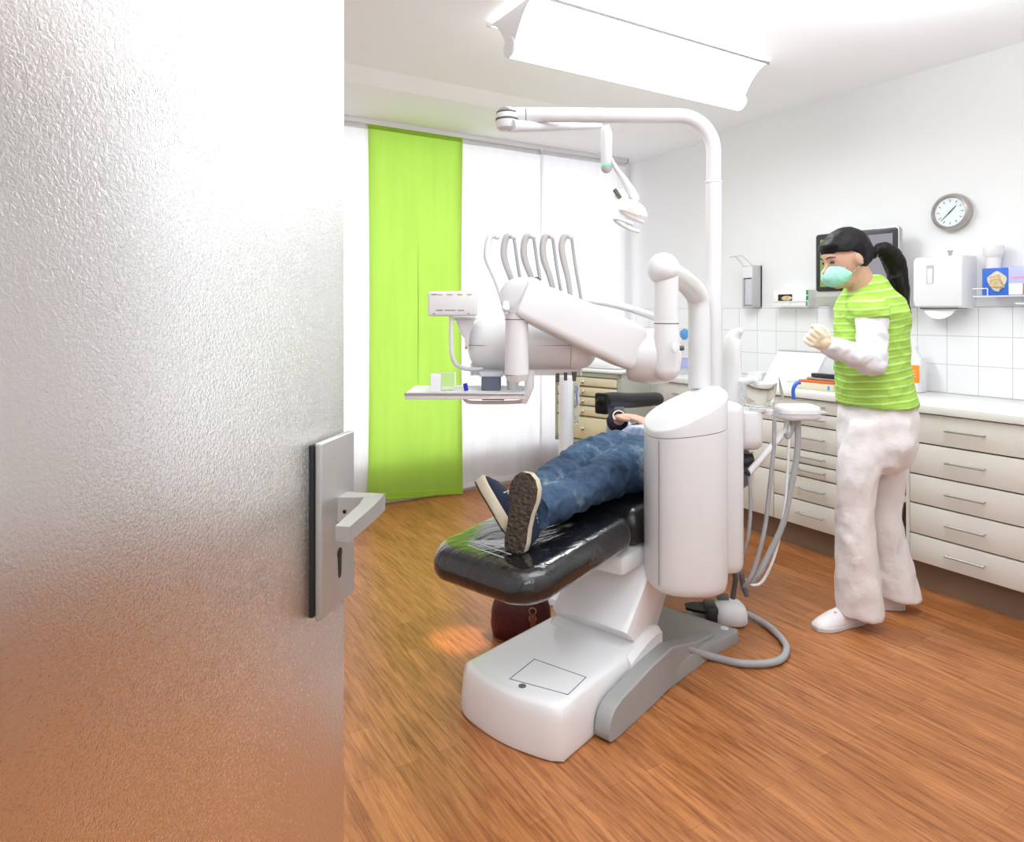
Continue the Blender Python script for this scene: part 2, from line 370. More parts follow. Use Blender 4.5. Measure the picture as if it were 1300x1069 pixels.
# ---- curtain rail and panels
rail = thing('curtain_rail', 'white curtain track fixed under the dropped ceiling along the window', 'curtain rail', (1.9, 4.40, 2.60))
b = nb(); box(b, (.05, 4.375, 2.604), (3.84, 4.425, 2.628), .002); box(b, (.05, 4.372, 2.592), (3.84, 4.380, 2.606), .001); box(b, (.05, 4.420, 2.592), (3.84, 4.428, 2.606), .001)
part('track', b, M['whitem'], rail)
b = nb(); box(b, (3.84, 4.372, 2.59), (3.85, 4.428, 2.628), .002); part('end_cap', b, M['grey'], rail)
for x in (.85, 2.96):
    b = nb(); box(b, (x-.012, 4.366, 2.575), (x+.012, 4.372, 2.605), .002); part('bracket', b, M['whitem'], rail)
def panel(name, x0, x1, y, zt, zb0, zb1, m, label, hem=None, wav=.006, side=False):
    nx, nz = 40, 60; b = nb(); t = nb(); g = []
    for i in range(nx+1):
        s = i/nx; col = []
        for k in range(nz+1):
            q = k/nz; zb = zb0+(zb1-zb0)*s; z = zb+(zt-zb)*q
            x = x0+(x1-x0)*s - (.012*math.sin(q*PI)*(1 if s > .5 else -1) if side else 0)
            dy = wav*(math.sin(s*9+x0*5+q*1.5)+.6*noise.noise(Vector((s*7+x0*9, 0, q*3))))*(1-.7*q)
            col.append((x, y+dy, z))
        g.append(col)
    vs = [[t.verts.new(p) for p in c] for c in g]
    for i in range(nx):
        for k in range(nz): t.faces.new((vs[i][k], vs[i+1][k], vs[i+1][k+1], vs[i][k+1]))
    bmesh.ops.solidify(t, geom=list(t.faces), thickness=.0015)
    merge(b, t)
    root = part(name, b, m, loc=((x0+x1)/2, y, (zb0+zb1)/2)); tag(root, label, 'curtain', 'panel curtains along the window')
    hb = nb(); yb = y-.0085
    if hem:
        for (a0, a1) in ((0,.012),(1-.012,1)):
            pass
    box(hb, (x0+.004, y-.007, zt-.03), (x1-.004, y+.004, zt+.004), .001); part('top_hem', hb, hem or m, root)
    hb = nb()
    n = 24
    for f, dz in ((-1, 0),):
        rg = []
        for i in range(n+1):
            s = i/n; zb = zb0+(zb1-zb0)*s; x = x0+(x1-x0)*s
            dy = wav*(math.sin(s*9+x0*5)+.6*noise.noise(Vector((s*7+x0*9, 0, 0))))
            rg.append([Vector((x, y+dy-.004, zb-.004)), Vector((x, y+dy+.003, zb-.004)), Vector((x, y+dy+.003, zb+.035)), Vector((x, y+dy-.004, zb+.035))])
        loft(hb, rg)
    part('bottom_hem', hb, hem or m, root)
    return root
panel('panel_curtain', .12, .83, 4.405, 2.594, .05, .05, M['curtw'], 'white panel curtain farthest left, seen only through the textured glass door')
panel('panel_curtain', .84, 1.575, 4.405, 2.594, .05, .05, M['curtw'], 'white panel curtain between the glass door edge and the lime green panel')
panel('panel_curtain', 1.56, 2.275, 4.383, 2.594, .066, .014, M['curtg'], 'lime green translucent panel curtain hanging beside the glass door', hem=M['hemg'], side=True)
panel('panel_curtain', 2.24, 2.985, 4.412, 2.594, .042, .055, M['curtw'], 'white panel curtain immediately right of the lime green one', wav=.009)
panel('panel_curtain', 2.965, 3.835, 4.400, 2.594, .05, .05, M['curtw'], 'white panel curtain nearest the far corner of the room, behind the drawer cabinet')

# ---- ceiling light
lx0, lx1, ly, lz = 1.56, 3.04, 2.54, 2.68
cl = thing('ceiling_light', 'long white ceiling light with concave wings and a rolled lower edge, switched on', 'ceiling light', ((lx0+lx1)/2, ly, 2.68))
b = nb()
pf = []
for s in (1, -1):
    seg = []
    for k in range(13):
        t_ = k/12; y = .185*(1-t_)**1.0; z = 2.650-.150*(t_**1.9)-.0
        seg.append((ly+s*(.028+(.157)*(1-t_)), z))
    pf.append(seg)
out = pf[0]+[(y, z+.004) for y, z in []]
top = [(ly-.183, 2.656), (ly+.183, 2.656)]
outline = pf[0] + pf[1][::-1] + top
loft(b, [[Vector((x, y, z)) for y, z in outline] for x in (lx0, lx1)])
part('wing_diffuser', b, M['diff'], cl, ang=25)
b = nb(); tube(b, [(lx0+.004, ly, 2.492), (lx1-.004, ly, 2.492)], .043, 28); part('tube_diffuser', b, M['diff'], cl)
for x in (lx0, lx1):
    b = nb(); lathe(b, [(.001,-.005),(.042,-.005),(.046,0),(.042,.005),(.001,.005)], (x+(-.010 if x == lx0 else .010), ly, 2.492), Vector((0,1,0)), UP, Vector((1,0,0))); part('end_disc', b, M['whitem'], cl)
    b = nb(); loft(b, [[Vector((x+d, y, z)) for y, z in [(ly+(q[0]-ly)*1.0, q[1]) for q in outline]] for d in ((-.004, -.001) if x == lx0 else (.001, .004))]); part('end_plate', b, M['whitem'], cl)
for s in (1,-1):
    b = nb(); box(b, (lx0-.02, ly+s*.184-.002, 2.647), (lx1+.02, ly+s*.184+.002, 2.660)); part('rim', b, M['grey'], cl)
b = nb(); box(b, (lx0+.2, ly-.05, 2.656), (lx1-.2, ly+.05, 2.68)); part('mounting_plate', b, M['whitem'], cl)

# ================================================================ GLASS DOOR
dd = D(.2, .98).normalized(); dn = D(.98, -.2).normalized()
E = W(-.2477, 1.0)
Hh = E-dd*.90
b = nb(); box(b, (0,-.008,.008), (.90,0,2.0), .0015, X=dd, Y=dn, Z=UP, O=Hh)
door = part('door_1', b, M['frost'], loc=(Hh.x, Hh.y, 0)); door['kind'] = 'structure'
def DP(t, n, z): return E - dd*t + dn*n + Vector((0,0,z))
b = nb(); box(b, (.008,.0,.925), (.1065,.006,1.153), .001, X=-dd, Y=dn, Z=UP, O=E); part('gasket', b, M['gasket'], door)
b = nb(); box(b, (.001,.006,.92), (.103,.017,1.156), .003, X=-dd, Y=dn, Z=UP, O=E, seg=3); pl = part('handle_plate', b, M['nickel'], door)
# keyhole (euro cylinder outline)
ks = [(.006*math.cos(R(a)), .006*math.sin(R(a))+.012) for a in range(-40, 221, 20)] + [(-.0035,-.012),(-.002,-.0155),(.002,-.0155),(.0035,-.012)]
b = nb(); prism(b, [(x*1.25, y*1.25) for x, y in ks], DP(.050, .0168, .978), dd, UP, dn, 0, .0008, e=.0002); part('keyhole', b, M['gasket'], pl)
# lever: wedge neck, mitred bar
b = nb()
def sec(t, n, zc, hw, hh, ax):
    c = DP(t, n, zc); return [c+ax*hw+UP*hh, c-ax*hw+UP*hh, c-ax*hw-UP*hh, c+ax*hw-UP*hh]
rg = [sec(.040, .016, 1.055, .017, .017, dd), sec(.038, .030, 1.056, .0135, .0155, dd), sec(.034, .052, 1.059, .012, .0125, dd)]
diag = (dd*1+dn*1).normalized()
rg2 = [sec(.0335, .062, 1.060, .016, .0115, diag), sec(.070, .066, 1.058, .011, .0105, dn), sec(.148, .068, 1.054, .0095, .0095, dn)]
loft(b, rg+rg2)
lv = part('lever_handle', b, M['nickel'], door, ang=20)
b = nb(); lathe(b, [(.0001,0),(.0028,0),(.0028,.0006),(.0001,.0006)], DP(.0535, .026, 1.052), dn, UP, -dd, 12); part('grub_screw', b, M['gasket'], lv)

# ================================================================ CABINETS ON THE RIGHT
XF = 3.35
def handle(bm, x, yc, z, w=.165):
    tube(bm, [(x, yc-w/2+.006, z), (x-.026, yc-w/2+.006, z)], .0035, 8); tube(bm, [(x, yc+w/2-.006, z), (x-.026, yc+w/2-.006, z)], .0035, 8)
    tube(bm, [(x-.026, yc-w/2, z), (x-.026, yc+w/2, z)], .0048, 10)
def cabinet(y0, y1, zs, label, doors=False, hoff=0, hw=.165, hlow=None):
    t_ = thing('drawer_cabinet', label, 'cabinet', (3.64, (y0+y1)/2, 0), 'fitted drawer cabinets along the tiled wall')
    b = nb(); box(b, (XF+.019, y0, .137), (XW-.01, y1, .851)); part('body', b, M['cabin'], t_, flat=True)
    for i in range(len(zs)-1):
        z1, z0 = zs[i], zs[i+1]
        isdoor = doors and i == len(zs)-2
        b = nb(); box(b, (XF, y0+.0015, z0+.003), (XF+.018, y1-.0015, z1-.0045), .0012); d = part('door' if isdoor else 'drawer', b, M['cab'], t_)
        b = nb(); handle(b, XF, (y0+y1)/2+hoff, (z1-.05) if isdoor else (z0+z1)/2+.003, hw); part('handle', b, M['steel'], d)
    return t_
cabinet(1.28, 1.78, [.85,.706,.555,.415,.269,.137], 'cream cabinet of five equal drawers at the right edge, right of the open shelf')
cabinet(.78, 1.278, [.85,.706,.555,.415,.269,.137], 'cream drawer cabinet nearest the doorway, just past the right edge')
cabinet(2.06, 2.55, [.85,.774,.70,.563,.488,.415,.281,.137], 'cream cabinet of seven thin and tall drawers behind the woman in green')
cabinet(2.552, 2.95, [.85,.70,.563,.415,.137], 'cream cabinet with three drawers over a door, left of the seven drawer one', doors=True, hw=.13)
cabinet(2.952, 3.55, [.85,.70,.415,.137], 'cream cabinet hidden mostly behind the white treatment column', doors=True)
cabinet(3.552, 4.30, [.85,.70,.415,.137], 'cream cabinet at the far corner end of the worktop', doors=True)
sh = thing('open_shelf_unit', 'narrow open shelf unit between two cream drawer cabinets', 'shelf', (3.64, 1.92, 0))
b = nb(); box(b, (XF+.002,1.782,.137), (XW-.01,1.798,.851)); part('side_panel', b, M['cab'], sh)
b = nb(); box(b, (XF+.002,2.042,.137), (XW-.01,2.058,.851)); part('side_panel', b, M['cab'], sh)
b = nb(); box(b, (XW-.03,1.798,.137), (XW-.01,2.042,.851)); part('back_panel', b, M['cabin'], sh)
for z in (.137,.40,.60):
    b = nb(); box(b, (XF+.02,1.798,z), (XW-.03,2.042,z+.018)); part('shelf', b, M['cab'], sh)
b = nb(); box(b, (3.44,1.83,.618), (3.62,1.93,.70), .01); lathe(b, [(.02,0),(.02,.05),(.012,.06)], (3.5,1.87,.70)); o = part('tool_box', b, M['darkp'], loc=(3.53,1.88,.618)); tag(o, 'dark blue black tool case on the upper open shelf behind the woman', 'case')
b = nb(); box(b, (3.42,1.82,.418), (3.62,1.93,.432), .002); o = part('folder', b, M['red'], loc=(3.52,1.88,.418)); tag(o, 'thin bright red folder lying on the lower open shelf', 'folder')
b = nb(); box(b, (3.60,1.82,.433), (3.74,1.93,.55), .004); box(b, (3.60,1.82,.418), (3.74,1.93,.434), .001); o = part('storage_box', b, mat('dark_red_card',(.22,.02,.015),.6), loc=(3.67,1.88,.418)); tag(o, 'dark red box at the back of the lower open shelf', 'box')
b = nb(); box(b, (3.41,.6,0), (3.43,4.35,.137)); struct('trim_3', b, M['kick'], flat=True)
b = nb(); box(b, (3.332,.6,.852), (XW-.008,4.36,.889), .004); o = part('worktop', b, M['top'], loc=(3.64,2.5,.852)); tag(o, 'long white worktop over the cream drawer cabinets', 'worktop')

# helper: point where the view column u meets a plane parallel to the right wall
def RWy(u, x):
    r = (u-UC)/FPX; Yc = x/(cy*r+sy); return Yc*(cy-sy*r), Yc
def RWz(v, Yc): return CH-(v-VH)/FPX*Yc

# ---- monitor
mo = thing('wall_monitor', 'black framed flat monitor with silver chin on the wall behind the woman', 'monitor', (3.95, 2.33, 1.36))
my0, my1, mz0, mz1 = 2.075, 2.59, 1.365, 1.808
b = nb(); prism(b, rrect((my1-my0)/2, (mz1-mz0)/2, .022), Vector((3.80,(my0+my1)/2,(mz0+mz1)/2)), Vector((0,1,0)), UP, Vector((1,0,0)), 0, .035, .004); part('case', b, M['steel'], mo)
b = nb(); prism(b, rrect((my1-my0)/2-.007, (mz1-mz0-.085)/2-.004, .016), Vector((3.801,(my0+my1)/2,(mz0+.085+mz1)/2)), Vector((0,1,0)), UP, Vector((-1,0,0)), 0, .003, .001); part('bezel', b, M['darkp'], mo)
b = nb(); box(b, (3.7945, 2.36, mz0+.118), (3.798, my1-.036, mz1-.036)); part('screen_left_half', b, M['screen_g'], mo, label='green left half of the lit screen')
b = nb(); box(b, (3.7945, my0+.036, mz0+.118), (3.798, 2.359, mz1-.036)); part('screen_right_half', b, M['screen_v'], mo, label='pale lilac right half of the lit screen')
b = nb(); box(b, (3.794, my0+.02, mz0+.055), (3.80, my1-.01, mz0+.08), .002); part('chin_strip', b, M['dispg'], mo)
b = nb(); box(b, (3.835,2.29,1.53), (3.95,2.38,1.62), .005); part('wall_bracket', b, M['darkp'], mo)

# ---- clock
ck = thing('wall_clock', 'round wall clock with thick brushed metal rim above the towel dispenser', 'clock', (3.95, 1.83, 1.86))
yC, YcC = RWy(1205, 3.90); zC = RWz(269, YcC); cc = Vector((3.95, yC, zC)); NX = Vector((-1,0,0)); YY = Vector((0,1,0))
WL[ck.name] = Vector((3.95, yC, zC)); ck.location = WL[ck.name]
b = nb(); lathe(b, [(.070,0),(.095,.004),(.101,.022),(.098,.040),(.088,.053),(.083,.055),(.079,.050),(.078,.038),(.001,.038)], cc, YY, UP, NX, 56); part('case', b, M['clockr'], ck)
b = nb(); lathe(b, [(.001,.0385),(.0775,.0385),(.0775,.040),(.001,.040)], cc, YY, UP, NX, 48); fc = part('dial', b, M['clockf'], ck)
b = nb()
for k in range(12):
    a = R(30*k); d = YY*math.sin(a)+UP*math.cos(a); x = YY*math.cos(a)-UP*math.sin(a); p = cc+NX*.0404+d*.060
    box(b, (-.0016,-.007,0), (.0016,.007,.0008), X=x, Y=d, Z=NX, O=p)
part('hour_marks', b, M['hand'], fc)
for a, l, w in ((R(225),.062,.0024), (R(45),.043,.0032)):
    # dial read from the room: +y is to the left
    d = -YY*math.sin(a)+UP*math.cos(a); b = nb(); tube(b, [cc+NX*.044-d*.008, cc+NX*.044+d*l], [w, w*.5], 8); part('clock_hand', b, M['hand'], ck)

# ---- paper towel dispenser
pt = thing('towel_dispenser', 'white paper towel dispenser with a small window, paper hanging from its slot', 'towel dispenser', (3.95, 1.88, 1.35))
b = nb(); rg = []
for z, x, e in ((1.350,3.835,.012),(1.362,3.812,.004),(1.40,3.802,0),(1.60,3.806,0),(1.620,3.812,.003),(1.627,3.83,.010)):
    rg.append([Vector((XW-.001, 1.754+e, z)), Vector((x+.025, 1.754+e, z)), Vector((x+.006, 1.762+e, z)), Vector((x, 1.785+e, z)), Vector((x, 1.98-e, z)), Vector((x+.006, 2.004-e, z)), Vector((x+.025, 2.012-e, z)), Vector((XW-.001, 2.012-e, z))])
loft(b, rg); part('cover', b, M['whitem'], pt, ang=30)
b = nb(); prism(b, rrect(.018,.050,.006), Vector((3.804,1.915,1.53)), YY, UP, NX, -.002, .0025, .001); part('level_window', b, M['dispg'], pt)
b = nb(); prism(b, rrect(.014,.040,.004), Vector((3.8015,1.915,1.522)), YY, UP, NX, 0, .0015, .0005); part('paper_in_window', b, M['whitem'], pt)
b = nb(); box(b, (3.83,1.79,1.346), (3.93,1.98,1.352)); part('slot', b, M['seam'], pt)
b = nb(); tube(b, [(3.90,1.86,1.622),(3.90,1.86,1.650)], .008, 12); tube(b, [(3.90,1.86,1.650),(3.90,1.86,1.660)], .013, 12); part('lock_knob', b, M['steel'], pt)
b = nb(); rg = []
for i in range(15):
    s = i/14; y = 1.80+.175*s; d = .058*math.sin(PI*s)**.8; rg.append([Vector((3.845,y,1.352)), Vector((3.85,y,1.352)), Vector((3.842+.01*math.sin(s*7),y,1.350-d)), Vector((3.838+.01*math.sin(s*7),y,1.350-d))])
loft(b, rg); part('paper_towel', b, M['paper'], pt)

# ---- soap dispenser
so = thing('soap_dispenser', 'grey metal soap dispenser with a bent wire lever on the wall left of the monitor', 'soap dispenser', (3.95, 3.145, 1.36))
b = nb(); box(b, (3.852,3.10,1.365), (3.949,3.112,1.652), .003); box(b, (3.852,3.178,1.365), (3.949,3.19,1.652), .003); box(b, (3.93,3.10,1.365), (3.949,3.19,1.652), .003); box(b, (3.852,3.10,1.36), (3.949,3.19,1.372), .002)
part('housing', b, M['dispg'], so)
b = nb(); box(b, (3.858,3.114,1.375), (3.925,3.176,1.56), .008); part('cartridge', b, M['bottleb'], so)
b = nb(); box(b, (3.846,3.104,1.565), (3.925,3.186,1.645), .006); part('pump_block', b, M['whitem'], so)
b = nb(); tube(b, [(3.86,3.11,1.62),(3.84,3.11,1.66),(3.76,3.115,1.715),(3.70,3.12,1.705)], .0032, 8); tube(b, [(3.86,3.18,1.62),(3.84,3.18,1.66),(3.76,3.175,1.715),(3.70,3.17,1.705)], .0032, 8); tube(b, [(3.70,3.12,1.705),(3.70,3.17,1.705)], .0032, 8)
part('lever', b, M['chrome'], so)

# ---- small glove box in rack
gb = thing('glove_box', 'small white glove box with green end stripes in a wall rack left of the monitor', 'glove box', (3.9, 2.79, 1.36), 'glove boxes on the wall')
b = nb(); box(b, (3.85,2.684,1.368), (3.945,2.93,1.472), .002); part('carton', b, M['paper'], gb)
b = nb(); box(b, (3.847,2.79,1.40), (3.8515,2.895,1.445), .001); part('opening', b, mat('dark_slot',(.04,.015,.01),.8), gb)
b = nb(); ell(b, (3.849,2.83,1.42), (.006,.042,.016)); part('gloves', b, M['tan'], gb)
for i in range(3):
    b = nb(); box(b, (3.846,2.674,1.367+i*.036), (3.851,2.688,1.396+i*.036), .001); part('green_stripe', b, M['green'], gb)
b = nb()
for z in (1.362,1.40):
    tube(b, [(3.945,2.94,z),(3.842,2.94,z),(3.842,2.67,z),(3.945,2.67,z)], .0025, 8)
for y in (2.94,2.805,2.67): tube(b, [(3.842,y,1.362),(3.842,y,1.40)], .0025, 8); tube(b, [(3.842,y,1.362),(3.945,y,1.362)], .0025, 8)
o = part('wire_rack', b, M['whitem'], loc=(3.95,2.8,1.36)); tag(o, 'white wire rack holding the small white glove box', 'rack', 'wall racks for glove boxes')
# ---- large blue glove box
g2 = thing('glove_box', 'blue and lavender glove box with beige gloves showing, at the right edge', 'glove box', (3.9, 1.55, 1.41), 'glove boxes on the wall')
b = nb(); box(b, (3.845,1.40,1.413), (3.94,1.683,1.551), .002); part('carton', b, M['lav'], g2)
b = nb(); box(b, (3.843,1.566,1.414), (3.846,1.682,1.550), .001); part('blue_panel', b, M['bluebox'], g2)
oc = [(.042*math.cos(R(a))*(1+.12*math.sin(3*R(a))), .046*math.sin(R(a))*(1+.1*math.cos(4*R(a)))) for a in range(0,360,15)]
b = nb(); prism(b, oc, Vector((3.8435,1.616,1.484)), YY, UP, NX, 0, .0012, .0003); part('opening', b, M['cream'], g2)
b = nb()
for k in range(7): tube(b, [(3.8405,1.588+.004*k,1.455+.009*k),(3.836,1.61,1.458+.009*k),(3.8405,1.642,1.462+.007*k)], .0065, 8, smooth=3, round_ends=True)
tube(b, [(3.839,1.60,1.46),(3.836,1.607,1.436)], .0055, 8, round_ends=True); part('gloves', b, M['tan'], g2)
b = nb(); box(b, (3.8436,1.506,1.415), (3.8455,1.564,1.470), .0005); part('white_label', b, M['paper'], g2)
b = nb(); box(b, (3.8436,1.402,1.415), (3.8455,1.504,1.470), .0005); part('red_label', b, M['red'], g2)
b = nb()
yy = 1.556
while yy > 1.41:
    w = random.uniform(.006,.010); box(b, (3.8438,yy-w,1.494), (3.8448,yy,1.494+random.uniform(.008,.013))); yy -= w+.0015+(.008 if random.random()<.15 else 0)
part('pink_print', b, M['pink'], g2)
b = nb()
for z in (1.408,1.448): tube(b, [(3.945,1.72,z),(3.837,1.72,z),(3.837,1.655,z)] , .003, 8)
tube(b, [(3.837,1.655,1.448),(3.837,1.655,1.408)], .003, 8)
tube(b, [(3.837,1.72,1.408),(3.837,1.36,1.408),(3.945,1.36,1.408)], .003, 8)
for y in (1.66,1.56,1.46,1.40): tube(b, [(3.837,y,1.408),(3.945,y,1.408)], .003, 8)
box(b, (3.80,1.36,1.366), (3.945,1.52,1.374), .002)
o = part('wire_rack', b, M['whitem'], loc=(3.95,1.55,1.40)); tag(o, 'white wire rack under the blue glove box at the right edge', 'rack', 'wall racks for glove boxes')
b = nb(); yk, yck = RWy(1262, 3.90); lathe(b, [(.030,0),(.034,.04),(.034,.055),(.042,.065),(.046,.10),(.044,.115),(.001,.118)], (3.895, yk, 1.551), n=28)
o = part('plastic_cup', b, M['whitem'], loc=(3.895,yk,1.551)); tag(o, 'frosted white cup standing on top of the blue glove box', 'cup')

# ---- things on worktop
WT = .889
b = nb()
yA,_ = RWy(985, 3.75); yB,_ = RWy(1046, 3.75)
loft(b, [[Vector((3.62,y,WT)), Vector((3.64,y,WT)), Vector((3.80,y,1.075)), Vector((3.78,y,1.085))] for y in (yB,yA)])
lp = part('tilted_lid', b, M['whitem'], loc=(3.7,(yA+yB)/2,WT)); lp.name = 'instrument_board'; WL['instrument_board'] = WL['tilted_lid'] if 'tilted_lid' in WL else lp.location
tag(lp, 'large white board leaning back against the tiles, left of the woman', 'board')
hb = nb(); tube(hb, [Vector((3.775,yB,1.083)), Vector((3.775,yA,1.083))], .006, 8); part('rim', hb, M['dispg'], lp)
y1_,Yc_ = RWy(1018,3.50); y0_,_ = RWy(1066,3.50)
bk = thing('card_box', 'cream cardboard box with orange top lying beside the woman at the worktop edge', 'box', (3.5,(y0_+y1_)/2,WT))
b = nb(); box(b, (3.44,y0_,WT), (3.58,y1_,WT+.040), .004); part('carton', b, M['cream'], bk)
b = nb(); box(b, (3.448,y0_+.008,WT+.040), (3.572,y1_-.01,WT+.052), .005); part('orange_top', b, M['orangep'], bk)
b = nb(); box(b, (3.4385,y0_+.02,WT+.008), (3.441,y0_+.034,WT+.032), .001); part('blue_mark', b, M['bluel'], bk)
b = nb(); box(b, (3.50,y0_+.005,WT+.053), (3.60,y1_-.03,WT+.066), .003); o = part('metal_tray', b, M['steel'], loc=(3.55,(y0_+y1_)/2,WT+.053)); tag(o, 'thin steel tray on the cream and orange box', 'tray')
b = nb(); box(b, (3.51,y0_+.02,WT+.067), (3.55,y1_-.05,WT+.090), .006); o = part('instrument_case', b, M['darkp'], loc=(3.53,(y0_+y1_)/2,WT+.067)); tag(o, 'black oblong case on the steel tray, topmost of the stack', 'case')
bo = thing('disinfectant_bottle', 'white bottle with an orange label on the worktop right behind the woman', 'bottle', (3.86, 2.06, WT))
yb_,Ycb = RWy(1160,3.84); 
b = nb(); prism(b, rrect(.05,.040,.018), Vector((3.85,yb_,WT)), Vector((0,1,0)), Vector((1,0,0)), UP, 0, .19, .01); lathe(b, [(.036,.185),(.030,.205),(.016,.225),(.015,.24)], (3.85,yb_,WT)); part('bottle_body', b, M['whitem'], bo)
b = nb(); lathe(b, [(.018,.235),(.018,.262),(.012,.268)], (3.85,yb_,WT)); part('cap', b, M['whitem'], bo)
b = nb(); box(b, (3.8075,yb_-.046,WT+.055), (3.811,yb_+.046,WT+.150), .001); lb = part('orange_label', b, M['orange'], bo, label='plain orange label')
b = nb()
for k in range(3): box(b, (3.806,yb_-.03,WT+.088+.014*k), (3.8074,yb_+.036,WT+.091+.014*k))
part('print_line', b, M['cream'], lb)
# bottle with round blue cap, far back
yq, Yq = RWy(869, 3.62)
bb = thing('water_bottle', 'clear bottle with a round light blue cap at the far end of the worktop', 'bottle', (3.62, yq, WT))
b = nb(); lathe(b, [(.05,0),(.062,.01),(.066,.12),(.05,.17),(.055,.19),(.02,.235),(.018,.25)], (3.62,yq,WT)); part('bottle_body', b, M['clearp'], bb)
b = nb(); lathe(b, [(.014,.24),(.02,.25),(.031,.265),(.035,.285),(.03,.305),(.012,.318),(.001,.32)], (3.62,yq,WT)); part('cap', b, M['bluel'], bb)
b = nb(); lathe(b, [(.0665,.04),(.0675,.045),(.0675,.10),(.0665,.105)], (3.62,yq,WT)); part('label_band', b, M['violet'], bb)
for i, (u, dx, hgt, w) in enumerate(((838, 3.55, .10, .10), (964, 3.70, .05, .11))):
    y_, _ = RWy(u, dx); b = nb(); box(b, (dx-.05,y_-w/2,WT), (dx+.06,y_+w/2,WT+hgt), .006); o = part('storage_box', b, M['whitem'], loc=(dx,y_,WT))
    tag(o, ['white box on the worktop below the arm elbow', 'low white box on the worktop behind the rinse bowl'][i], 'box')

# ================================================================ SMALL CABINET IN THE FAR CORNER
ang = R(-49.7); fx = D(math.sin(ang), math.cos(ang)).normalized()      # along the front, to the left
K = W(.159*4.3, 4.3); bk_ = Vector((fx.y, -fx.x, 0))                      # into the cabinet
if bk_.dot(D(0,1)) < 0: bk_ = -bk_
kc = thing('instrument_cabinet', 'grey green cabinet with cream knobbed drawers in the far corner by the curtains', 'cabinet', (K+fx*.25+bk_*.2))
def KB(bm, lo, hi, bev=0): box(bm, lo, hi, bev, X=fx, Y=bk_, Z=UP, O=K)
b = nb(); KB(b, (0,.02,.46), (.51,.42,.935), .004); KB(b, (0,0,.46), (.018,.02,.935)); KB(b, (.492,0,.46), (.51,.02,.935)); KB(b, (0,0,.905), (.51,.02,.935)); KB(b, (0,0,.46), (.51,.02,.482)); part('body', b, M['greygreen'], kc)
b = nb(); KB(b, (.03,.04,0), (.48,.40,.46), .004); part('plinth', b, M['kick'], kc)
b = nb(); KB(b, (-.01,-.01,.935), (.52,.43,.955), .005); part('cabinet_top', b, M['whitem'], kc)
zz = [.903,.838,.772,.712,.640,.484]
for i in range(5):
    b = nb(); KB(b, (.021,-.002,zz[i+1]+.006), (.489,.018,zz[i]-.006), .003); d = part('drawer', b, M['beige'], kc)
    b = nb(); c0 = K+fx*.27+UP*((zz[i]+zz[i+1])/2)-bk_*.002; lathe(b, [(.005,0),(.005,.012),(.012,.018),(.013,.024),(.006,.030),(.001,.031)], c0, fx, UP, -bk_, 16); part('knob', b, M['chrome'], d)
b = nb(); KB(b, (.03,.04,.956), (.36,.36,1.01), .02); o = part('tray_cover', b, M['whitem'], loc=(K+fx*.2+bk_*.2+UP*.955)); tag(o, 'flat white lidded tray on the grey green corner cabinet', 'tray')

# ================================================================ DENTAL CHAIR
ch = thing('dental_chair', 'white dental chair with black padded seat, on a broad white floor base', 'dental chair', S(.3,.2,0))
# base body: lofted with a curved front
b = nb()
def base_ring(z, ins, a1):
    pts = []; b0, b1 = 0.0+ins, .425-ins; n = 14
    for k in range(n+1):                       # curved front from near corner to left corner
        s = k/n; bb = b0+(b1-b0)*s; bow = -.035*math.sin(PI*s)
        cr = .012*((1-min(1, s/.10))**2+(1-min(1,(1-s)/.10))**2)
        pts.append(S(ins+bow+cr*1.2, bb, z))
    for k in range(1, 9): s = k/8; pts.append(S(ins+.03+(a1-ins-.03)*s, b1-.02*s, z))
    for k in range(1, 8): s = k/8; pts.append(S(a1, b1-.02-(b1-.02-b0)*s, z))
    for k in range(8): s = k/8; pts.append(S(a1-(a1-ins-.03)*s, b0, z))
    return pts
loft(b, [base_ring(.004,.004,.60), base_ring(.02,0,.60), base_ring(.12,.008,.60), base_ring(.150,.012,.60), base_ring(.160,.018,.595), base_ring(.165,.030,.59), base_ring(.166,.05,.585)])
bs = part('base_cover', b, M['white_lit'], ch, ang=50)
b = nb()                                        # service hatch outline
hatch = [FL(647,862,.166),FL(678.5,837,.166),FL(744,860,.166),FL(721,882,.166)]
hz = .1665
for k in range(4):
    p, q = hatch[k]+UP*.0004, hatch[(k+1)%4]+UP*.0004; tube(b, [p, q], .0011, 6)
hb_ = part('hatch_seam', b, M['seam'], bs)
b = nb(); c0 = FL(663,871,.166); lathe(b, [(.001,0),(.012,0),(.012,.0015),(.001,.0015)], c0, n=20); part('hatch_catch', b, M['seam'], bs)
# rising rear hump of the base where the lift arm starts
b = nb(); rg = []
for a_, zt in ((.40,.160),(.46,.178),(.52,.192),(.58,.198),(.62,.19)):
    rg.append([S(a_,-.004,.02), S(a_,-.004,zt-.02), S(a_,.014,zt), S(a_,.355,zt), S(a_,.386,zt-.02), S(a_,.388,.02)])
loft(b, rg); part('base_hump', b, M['white_lit'], ch, ang=25)
